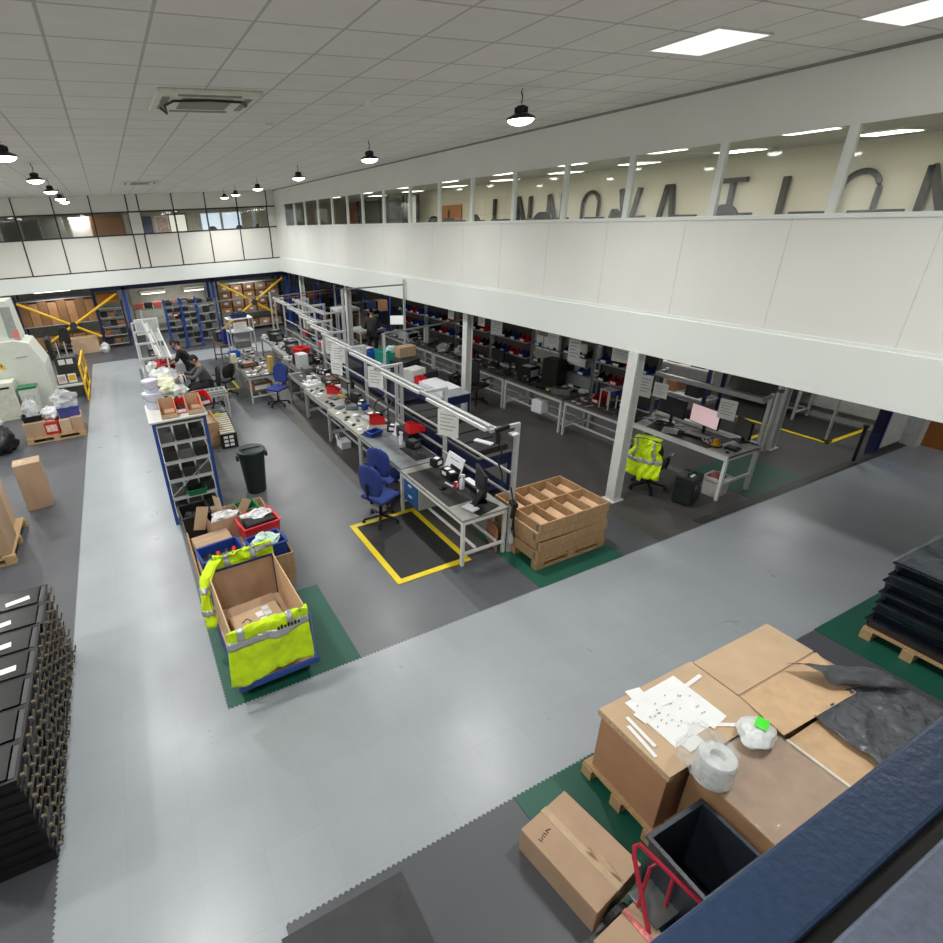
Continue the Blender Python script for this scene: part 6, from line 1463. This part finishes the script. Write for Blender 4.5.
# ------------------------------------------------------------------ left of the aisle
pallet('low wooden pallet with mixed boxes beside the big white machine', -2.1, 14.3, 1.25, .8, .02)
for k, (x, w, h, key, m) in enumerate(((-2.48, .48, .34, 'pl1', CARD), (-1.85, .24, .30, 'pl3', CARD2), (-1.60, .24, .32, 'pl4', CARD))):
    carton(key, w, .6, h, (x, 14.25, .146), .02, f'brown carton standing on the low pallet, {["machine","middle","aisle"][k]} side', m)
device('redbx', .30, .5, .30, mat('red box print', (176, 26, 30), .5), (-2.14, 14.2, .146), 0, 'red box with pale print on the low pallet between cartons', 'box', 'red_box', mat('pale print', (222, 190, 180), .6, 0, .4, 20))
tote('blkp', BLACK, .40, .34, .14, (-2.50, 14.2, .50), .1, 'black tray under a clear plastic bag on the low pallet', name='parts_tray', cat='tray')
tag(B().blob(0, 0, 0, .17, .15, .22, .3, 22, 14, 31).build('plastic_bag', BAGC, loc=(-2.48, 14.2, .76), smooth=True), 'clear plastic bag standing in the black tray on the low pallet', 'bag')
tag(B().blob(0, 0, 0, .20, .2, .14, .3, 22, 14, 32).build('plastic_bag', BAGW, loc=(-2.12, 14.25, .60), smooth=True), 'white plastic bag on the red box of the low pallet', 'bag')
tote('vio', mat('violet blue tub', (62, 66, 136), .45), .46, .36, .24, (-1.72, 14.25, .47), .1, 'violet blue tub on the low pallet beneath a clear bag', name='storage_tub', cat='tub')
tag(B().blob(0, 0, 0, .26, .2, .22, .32, 24, 14, 33).build('plastic_bag', BAGC, loc=(-1.75, 14.25, .86), smooth=True), 'clear plastic bag bulging out of the violet blue tub', 'bag')
carton('tall', .42, .34, .88, (-2.14, 10.32, .003), .12, 'tall upright brown carton standing alone on the dark floor', CARD)
pallet('broken edged pallet under the large brown cartons by the picture side wall', -2.85, 9.0, 1.1, 1.3, 0)
for k, (x, y, w, d, h, lb) in enumerate(((-2.62, 8.72, .55, .62, .98, 'large brown carton on the pallet, aisle side, nearer one'), (-2.68, 9.38, .5, .6, .90, 'large brown carton on the pallet behind the nearer one'), (-3.2, 9.0, .5, 1.1, 1.1, 'large brown carton on the pallet next to the side wall'), )):
    carton(f'lg{k}', w, d, h, (x, y, .146), .02, lb, (CARD, CARD2, CARD)[k])
tag(B().blob(0, 0, 0, .16, .2, .06, .4, 16, 8, 35).build('torn_wrap', mat('torn brown wrap', (196, 156, 116), .7, 0, .3, 30, .5), loc=(-2.55, 8.7, 1.17), smooth=True), 'torn brown wrapping on top of the nearer large carton', 'wrap')
tag(B().blob(0, 0, 0, .32, .34, .34, .3, 24, 16, 36).build('wrapped_bundle', mat('black wrapped bundle', (28, 29, 32), .35, 0, .3, 14, .4), loc=(-3.2, 13.75, .275), smooth=True), 'black wrapped bundle lying on the dark floor before the white machine', 'bundle')
tag(B().blob(0, 0, 0, .2, .2, .14, .35, 20, 12, 37).build('plastic_bag', BAGC, loc=(-3.25, 13.7, .72), smooth=True), 'clear plastic bag on top of the black wrapped bundle', 'bag')
# big white machine
mc = thing('production_machine', 'big off white production machine with warning triangle beside the aisle', 'machine', (-3.5, 17.4, 0))
B().prism([(-1.4, 0), (1.25, 0), (1.25, 1.25), (1.02, 1.85), (.72, 1.95), (-1.4, 1.95)], -.5, .7, 'y').build('housing', CREAM, mc, bevel=.015)
B().prism([(-1.4, 1.95), (.86, 1.95), (.80, 2.95), (-1.4, 2.95)], -.35, .6, 'y').build('tower', CREAM, mc, bevel=.015)
B().box(.60, .84, -.36, -.345, 2.0, 2.8).build('window_strip', mat('machine grey strip', (150, 156, 152), .3), mc)
B().add([(.14, -.51, 1.25), (.34, -.51, 1.25), (.24, -.51, 1.43)], [(0, 1, 2)]).build('warning_triangle', YEL, mc, solid=.006)
B().box(.225, .255, -.518, -.508, 1.30, 1.37).build('warning_mark', BLACK, mc)
B().box(.72, .86, -.37, -.35, 1.98, 2.2).build('red_label', mat('pale red label', (206, 120, 112), .6), mc)
B().box(-.3, .4, -.515, -.5, .95, .97).box(.62, .9, -.515, -.5, 1.5, 1.52).build('groove', mat('machine seam', (150, 156, 150), .5), mc)
cbn = slab('control_cabinet', 'low cream cabinet with vents standing before the white machine', 'cabinet', -3.55, 16.55, .0, 1.0, .5, 1.0, mat('cream cabinet', (206, 208, 194), .5), mat('cream door', (198, 200, 186), .5), 'door')
B().box(.1, .4, -.27, -.262, .85, .9).build('vent', BLACK, cbn)
t = thing('waste_bin', 'pale recycling bin with a green rim in front of the machine', 'bin', (-2.78, 16.5, 0))
B().tub(.42, .36, .78, .012, .08, rim=.006).build('shell', mat('pale bin', (200, 206, 200), .45), t); B().box(-.225, .225, -.195, .195, .76, .82).build('rim', GREENP, t, bevel=.01)
B().box(-.15, .15, -.187, -.180, .3, .6).build('label', mat('printed label', (186, 190, 186), .6, 0, .3, 40), t)
# plinth with control desk, signs, railing
t = thing('machine_plinth', 'dark plinth with white top edge beyond the white machine', 'plinth', (-1.95, 18.0, 0)); B().box(-.35, .42, -.3, 2.2, 0, .36).build('body', mat('dark plinth', (54, 54, 54), .6), t); B().box(-.37, .44, -.32, -.26, .34, .40).build('edge', WHITE, t)
for k, (x, m1, lb) in enumerate(((-2.05, mat('prohibition sign print', (206, 170, 170), .6, 0, .5, 30), 'white and red prohibition notice on the plinth front'), (-1.78, YEL, 'white and yellow warning notice on the plinth beside the red one'))):
    t = thing('warning_sign', lb, 'sign', (x, 17.68, .46)); B().box(-.11, .11, -.006, .006, 0, .26).build('plate', PAPER, t); B().box(-.085, .085, -.010, -.006, .06, .22).build('symbol', m1, t)
t = thing('control_desk', 'dark control desk with pale keys beyond the white machine', 'desk', (-1.95, 19.1, .36)); B().box(-.3, .3, -.3, .3, 0, .62).build('pedestal', mat('dark control', (50, 52, 52), .5), t); B().box(-.2, -.02, -.31, -.3, .42, .58).box(.02, .2, -.31, -.3, .42, .58).build('key_panel', PAPER, t); B().bar((-.3, .0, .6), (-.34, -.05, 1.25), .12, .5).build('screen_arm', BLACKM, t); B().bar((-.12, -.2, .6), (-.12, -.2, 1.1), .03).bar((.1, -.2, .6), (.1, -.2, 1.1), .03).build('frame', LGREY, t)
t = thing('safety_railing', 'yellow tubular safety railing along the aisle past the low pallet', 'railing', (-1.47, 17.15, 0))
for y in (0, 1.1, 2.2): B().bar((0, y, 0), (0, y, 1.05), .05, .05).build('post', YEL, t)
for z in (.08, .5, 1.03): B().bar((0, 0, z), (0, 2.2, z), .05, .05).build('rail', YEL, t)

# ------------------------------------------------------------------ store under the end wall
for k, x in enumerate((.22, 3.72, 7.02)):
    t = thing('rack_frame', f'tall blue rack upright standing under the end wall, {("beside the aisle","in the middle","at the gallery corner")[k]}', 'rack', (x, 24.75, 0), 0, 'blue rack uprights')
    B().box(-.06, .06, -.40, -.30, 0, 2.42).build('front_post', RACKB, t); B().box(-.06, .06, .9, 1.0, 0, 2.42).build('rear_post', RACKB, t)
    for z in (.3, 1.2, 2.1): B().bar((0, -.3, z), (0, .9, z + .3), .03).build('brace', RACKB, t)
t = thing('rack_beam', 'long navy rack beam running under the end wall fascia', 'beam', (2.75, 24.4, 2.30)); B().box(-3.7, 4.3, -.05, .05, 0, .17).build('beam', NAVY, t)
def xbrace(lb, a, b, c, d, y):
    t = thing('cross_brace', lb, 'brace', (a[0], y, 0), 0, 'yellow cross braces of the store'); o = Vector((a[0], 0, 0))
    for k, (p, q) in enumerate(((a, b), (c, d))):
        B().cyl(Vector((p[0], .045*k, p[1])) - o, Vector((q[0], .045*k, q[1])) - o, .05, n=12).build('strut', YEL, t)
    r = ((b[0]-a[0]), (b[1]-a[1])); s_ = ((d[0]-c[0]), (d[1]-c[1])); q = ((c[0]-a[0])*s_[1] - (c[1]-a[1])*s_[0])/(r[0]*s_[1] - r[1]*s_[0])
    m = (r[0]*q, a[1] + r[1]*q)
    B().cyl((m[0], -.06, m[1]), (m[0], .10, m[1]), .13, n=14).build('joint', mat('dark joint', (50, 48, 60), .5), t)
xbrace('yellow cross brace in front of the brown carton rack beside the white machine', (-3.53, 2.14), (-.97, .61), (-.06, 2.18), (-2.81, .61), 24.28)
xbrace('yellow cross brace in front of the wide carton shelves at the gallery corner', (3.95, 2.23), (6.3, .72), (6.8, 2.2), (3.85, .30), 24.28)
# carton shelves
zs = bay_rack('navy rack of stacked brown cartons beside the gallery corner', 4.0, 6.8, 25.5, .9, 2.28, 4, NAVY)
for r, z in enumerate(zs[:3]):
    for c in range(5):
        for q in range(2 if r > 0 else 1):
            carton(('sA', 'sB', 'sC')[(r+c+q) % 3], .48, .6, (.28, .26, .29)[(r+c+q) % 3], (4.3 + .55*c, 25.35, z + .031 + .0 + (.302*q)), 0, f'brown carton with white label, corner rack, {ordn[r]} shelf up, {ordn[c]} across, {"lower" if q == 0 else "upper"} one', (CARD, mat('light store carton', (172, 128, 88), .8), CARDD)[(r+c+q) % 3], True, f'cartons on the corner carton rack', 'box', True)
zs = bay_rack('navy rack of tall brown cartons beside the white machine', -3.7, -.95, 25.7, .9, 2.3, 3, NAVY)
for c in range(8): carton(('tA', 'tB')[c % 2], .32, .6, (.92, .86)[c % 2], (-3.5 + .335*c, 25.55, zs[1] + .031), 0, f'tall brown carton on the middle shelf of the rack beside the machine, {ord_(c)} across', (CARDD, mat('light store carton', (0, 0, 0)))[c % 2], True, 'tall cartons on the rack beside the machine')
for c in range(5): carton('tC', .5, .6, .5, (-3.4 + .53*c, 25.55, zs[0] + .031), 0, f'brown carton on the low shelf of the rack beside the machine, {ord_(c)} across', CARDD, True, 'low cartons on the rack beside the machine')
carton('bigst', 1.0, .5, .62, (-1.65, 24.6, .003), 0, 'wide tan carton on the store floor under the yellow brace', CARD2)
carton('ochre', .8, .5, .36, (-.42, 25.2, 1.80), 0, 'ochre carton on top of the dark rack beside the blue upright', mat('ochre carton', (186, 120, 40), .7))
zs = bay_rack('dark navy shelving with small parts beside the blue aisle upright', -.9, .05, 25.2, .6, 1.8, 5, NAVY)
for k, z in enumerate(zs[:4]):
    for j in range(3): device(('nA', 'nB', 'nC')[(j+k) % 3], .24, .4, .2, (BLACKM, COPPER, DKTOP)[(j+k) % 3], (-.72 + .3*j, 25.1, z + .031), 0, f'dark small box on the shelving beside the aisle upright, shelf {ordn[k]}, {ordn[j]} across', 'box', 'storage_box', None, 'boxes on the dark shelving beside the aisle upright')
dup(kc, (-2.35, 23.6, 0), 2.6, 'dark chair standing in front of the store below the yellow brace')
tag(B().blob(0, 0, 0, .18, .16, .2, .3, 18, 12, 39).build('plastic_bag', BAGW, loc=(-.95, 24.1, .16), smooth=True), 'white bag on the store floor beside the dark shelving', 'bag')
# blue step shelving and machine shelves in the open bay
for k, (x0, x1, y) in enumerate(((1.55, 2.12, 22.95), (2.16, 2.75, 23.0))):
    zs = bay_rack(f'blue picking shelf unit under the end wall, {ordn[k]} from the aisle', x0, x1, y, .5, 1.9, 7, RACKB, 'blue picking shelf units')
    for r, z in enumerate(zs):
        for j in range(2): device(('qA', 'qB', 'qC')[(r+j+k) % 3], .22, .36, .12, (BLACKM, WPLAS if r == 6 else STEEL, BLACKM)[(r+j+k) % 3], (x0 + .15 + .27*j, y, z + .031), 0, f'small dark tray on the blue picking shelves, unit {ordn[k]}, shelf {ord_(r)} up, {"aisle" if j == 0 else "gallery"} side', 'tray', 'parts_tray', None, 'trays on the blue picking shelves')
parts_bin('red', (1.86, 22.72, zs[4] + .16), 0, 'red bin on the first blue picking shelf unit')
zs = bay_rack('dark shelving of black equipment beside the blue picking shelves', 2.85, 3.6, 24.0, .5, 1.7, 5, STEEL)
for r, z in enumerate(zs):
    for j in range(3): device(('uA', 'uB')[(r+j) % 2], .2, .4, .22, (BLACKM, mat('grey instrument', (0, 0, 0)))[(r+j) % 2], (2.98 + .23*j, 23.95, z + .031), 0, f'dark equipment on the shelving beside the blue picking shelves, shelf {ordn[r]}, {ordn[j]} across', 'box', 'equipment_box', None, 'equipment on the dark shelving')
zs = bay_rack('low shelving with orange red boxes against the store back wall', .5, 3.4, 27.4, .5, 1.35, 3, STEEL)
for j in range(7): device(('oA', 'oB')[j % 2], .34, .4, .24, (mat('orange red box', (176, 84, 66), .6), BLACKM)[j % 2], (.75 + .4*j, 27.3, zs[2] + .031), 0, f'box on the low shelving against the store back wall, {ord_(j)} across', 'box', 'storage_box', None, 'boxes against the store back wall')
slab('wall_panel', 'pale panel on the store back wall beneath the tube lights', 'panel', 2.2, 28.55, 1.2, 3.4, .05, 1.1, mat('pale store panel', (198, 198, 184), .7))
for k, x in enumerate((1.5, 3.35)): slab('tube_bracket', f'pale hood carrying a lit tube light on the store back wall, {("aisle", "gallery")[k]} side', 'bracket', x, 28.1, 1.785, 1.2 - .2*k, .85, .06, mat('pale store panel', (0, 0, 0)))
# racks under the gallery beyond the last column
for k, (x, y) in enumerate(((8.6, 19.6), (8.6, 22.0), (8.4, 24.6))):
    zs = bay_rack(f'blue storage rack under the far gallery, {ordn[k]} past the last bench', x-1.0, x+1.0, y, .7, 2.3, 3, RACKB, 'blue racks under the far gallery')
    for r, z in enumerate(zs):
        for j in range(4): carton(('gA', 'gB', 'gC')[(r+j+k) % 3], .42, .5, .36, (x - .75 + .5*j, y, z + .031), 0, f'dark storage carton on the far gallery racks, rack {ordn[k]}, shelf {ordn[r]} up, {ordn[j]} across', (NAVY, CARDD, BLACKM)[(r+j+k) % 3], False, 'boxes on the far gallery racks')
# machine bench by the standing person
bench('machine bench in front of the standing person under the gallery', 7.3, 8.3, 17.0, 18.0, .9, WHTOP, LGREY)
device('mcb', .5, .5, .62, mat('dark brown machine', (54, 48, 44), .5), (7.9, 17.4, .901), .1, 'dark machine with white fittings in front of the standing person', 'machine', 'bench_machine', WPLAS)
device('whp', .8, .6, .05, WPLAS, (7.5, 18.9, 1.45), .1, 'white sheet stock on the shelf left of the dark machine', 'sheet stock', 'sheet_stock')
bench('tall white shelf table beyond the standing person', 7.1, 8.0, 18.5, 19.3, 1.45, WHTOP, LGREY)
monitor('monitor with a white page beside the standing person', (8.4, 16.3, .95), -PI/2 + .9, .5, .32, emit('white page glow', (226, 228, 226), .8))
device('prt', .5, .5, .22, WPLAS, (8.45, 15.6, .78), .2, 'white printer on the sixth gallery bench', 'printer', 'printer', BLACK)
t = thing('vent_pipes', 'pair of white upright cylinders on the fifth gallery bench', 'pipes', (8.5, 14.5, .78))
for s in (-1, 1): B().cyl((0, s*.09, 0), (0, s*.09, .55), .05, n=14).build('cylinder', WHITE, t)
B().box(-.1, .1, -.18, .18, 0, .04).build('base', STEEL, t)
for k, (x, y) in enumerate(((8.5, 12.6), (8.3, 13.2), (8.55, 12.2))): tag(B().blob(0, 0, 0, .17, .16, .14, .3, 20, 12, 60 + k).build('plastic_bag', (BAGW, BAGW, mat('dark red cloth', (0, 0, 0)))[k], loc=(x, y, .90), smooth=True), ('white crumpled bag on the fourth gallery bench behind', 'white crumpled bag at the front of the fourth gallery bench', 'dark red cloth bundle beside the white bags on the gallery bench')[k], 'bag')

for q in SW:
    run_swarm(*q, [b for b in taken(q[1])])
# ------------------------------------------------------------------ world, view
w = bpy.data.worlds.new('world'); scene.world = w; w.use_nodes = True
w.node_tree.nodes['Background'].inputs['Color'].default_value = (.6, .64, .7, 1); w.node_tree.nodes['Background'].inputs['Strength'].default_value = .3
vs = scene.view_settings; vs.view_transform = 'Standard'; vs.look = 'None'; vs.gamma = 1; vs.use_curve_mapping = False; vs.exposure = EXPOSURE
scene.cycles.use_denoising = True
scene.cycles.max_bounces = 8; scene.cycles.diffuse_bounces = 5; scene.cycles.transparent_max_bounces = 12
scene.cycles.sample_clamp_indirect = 6
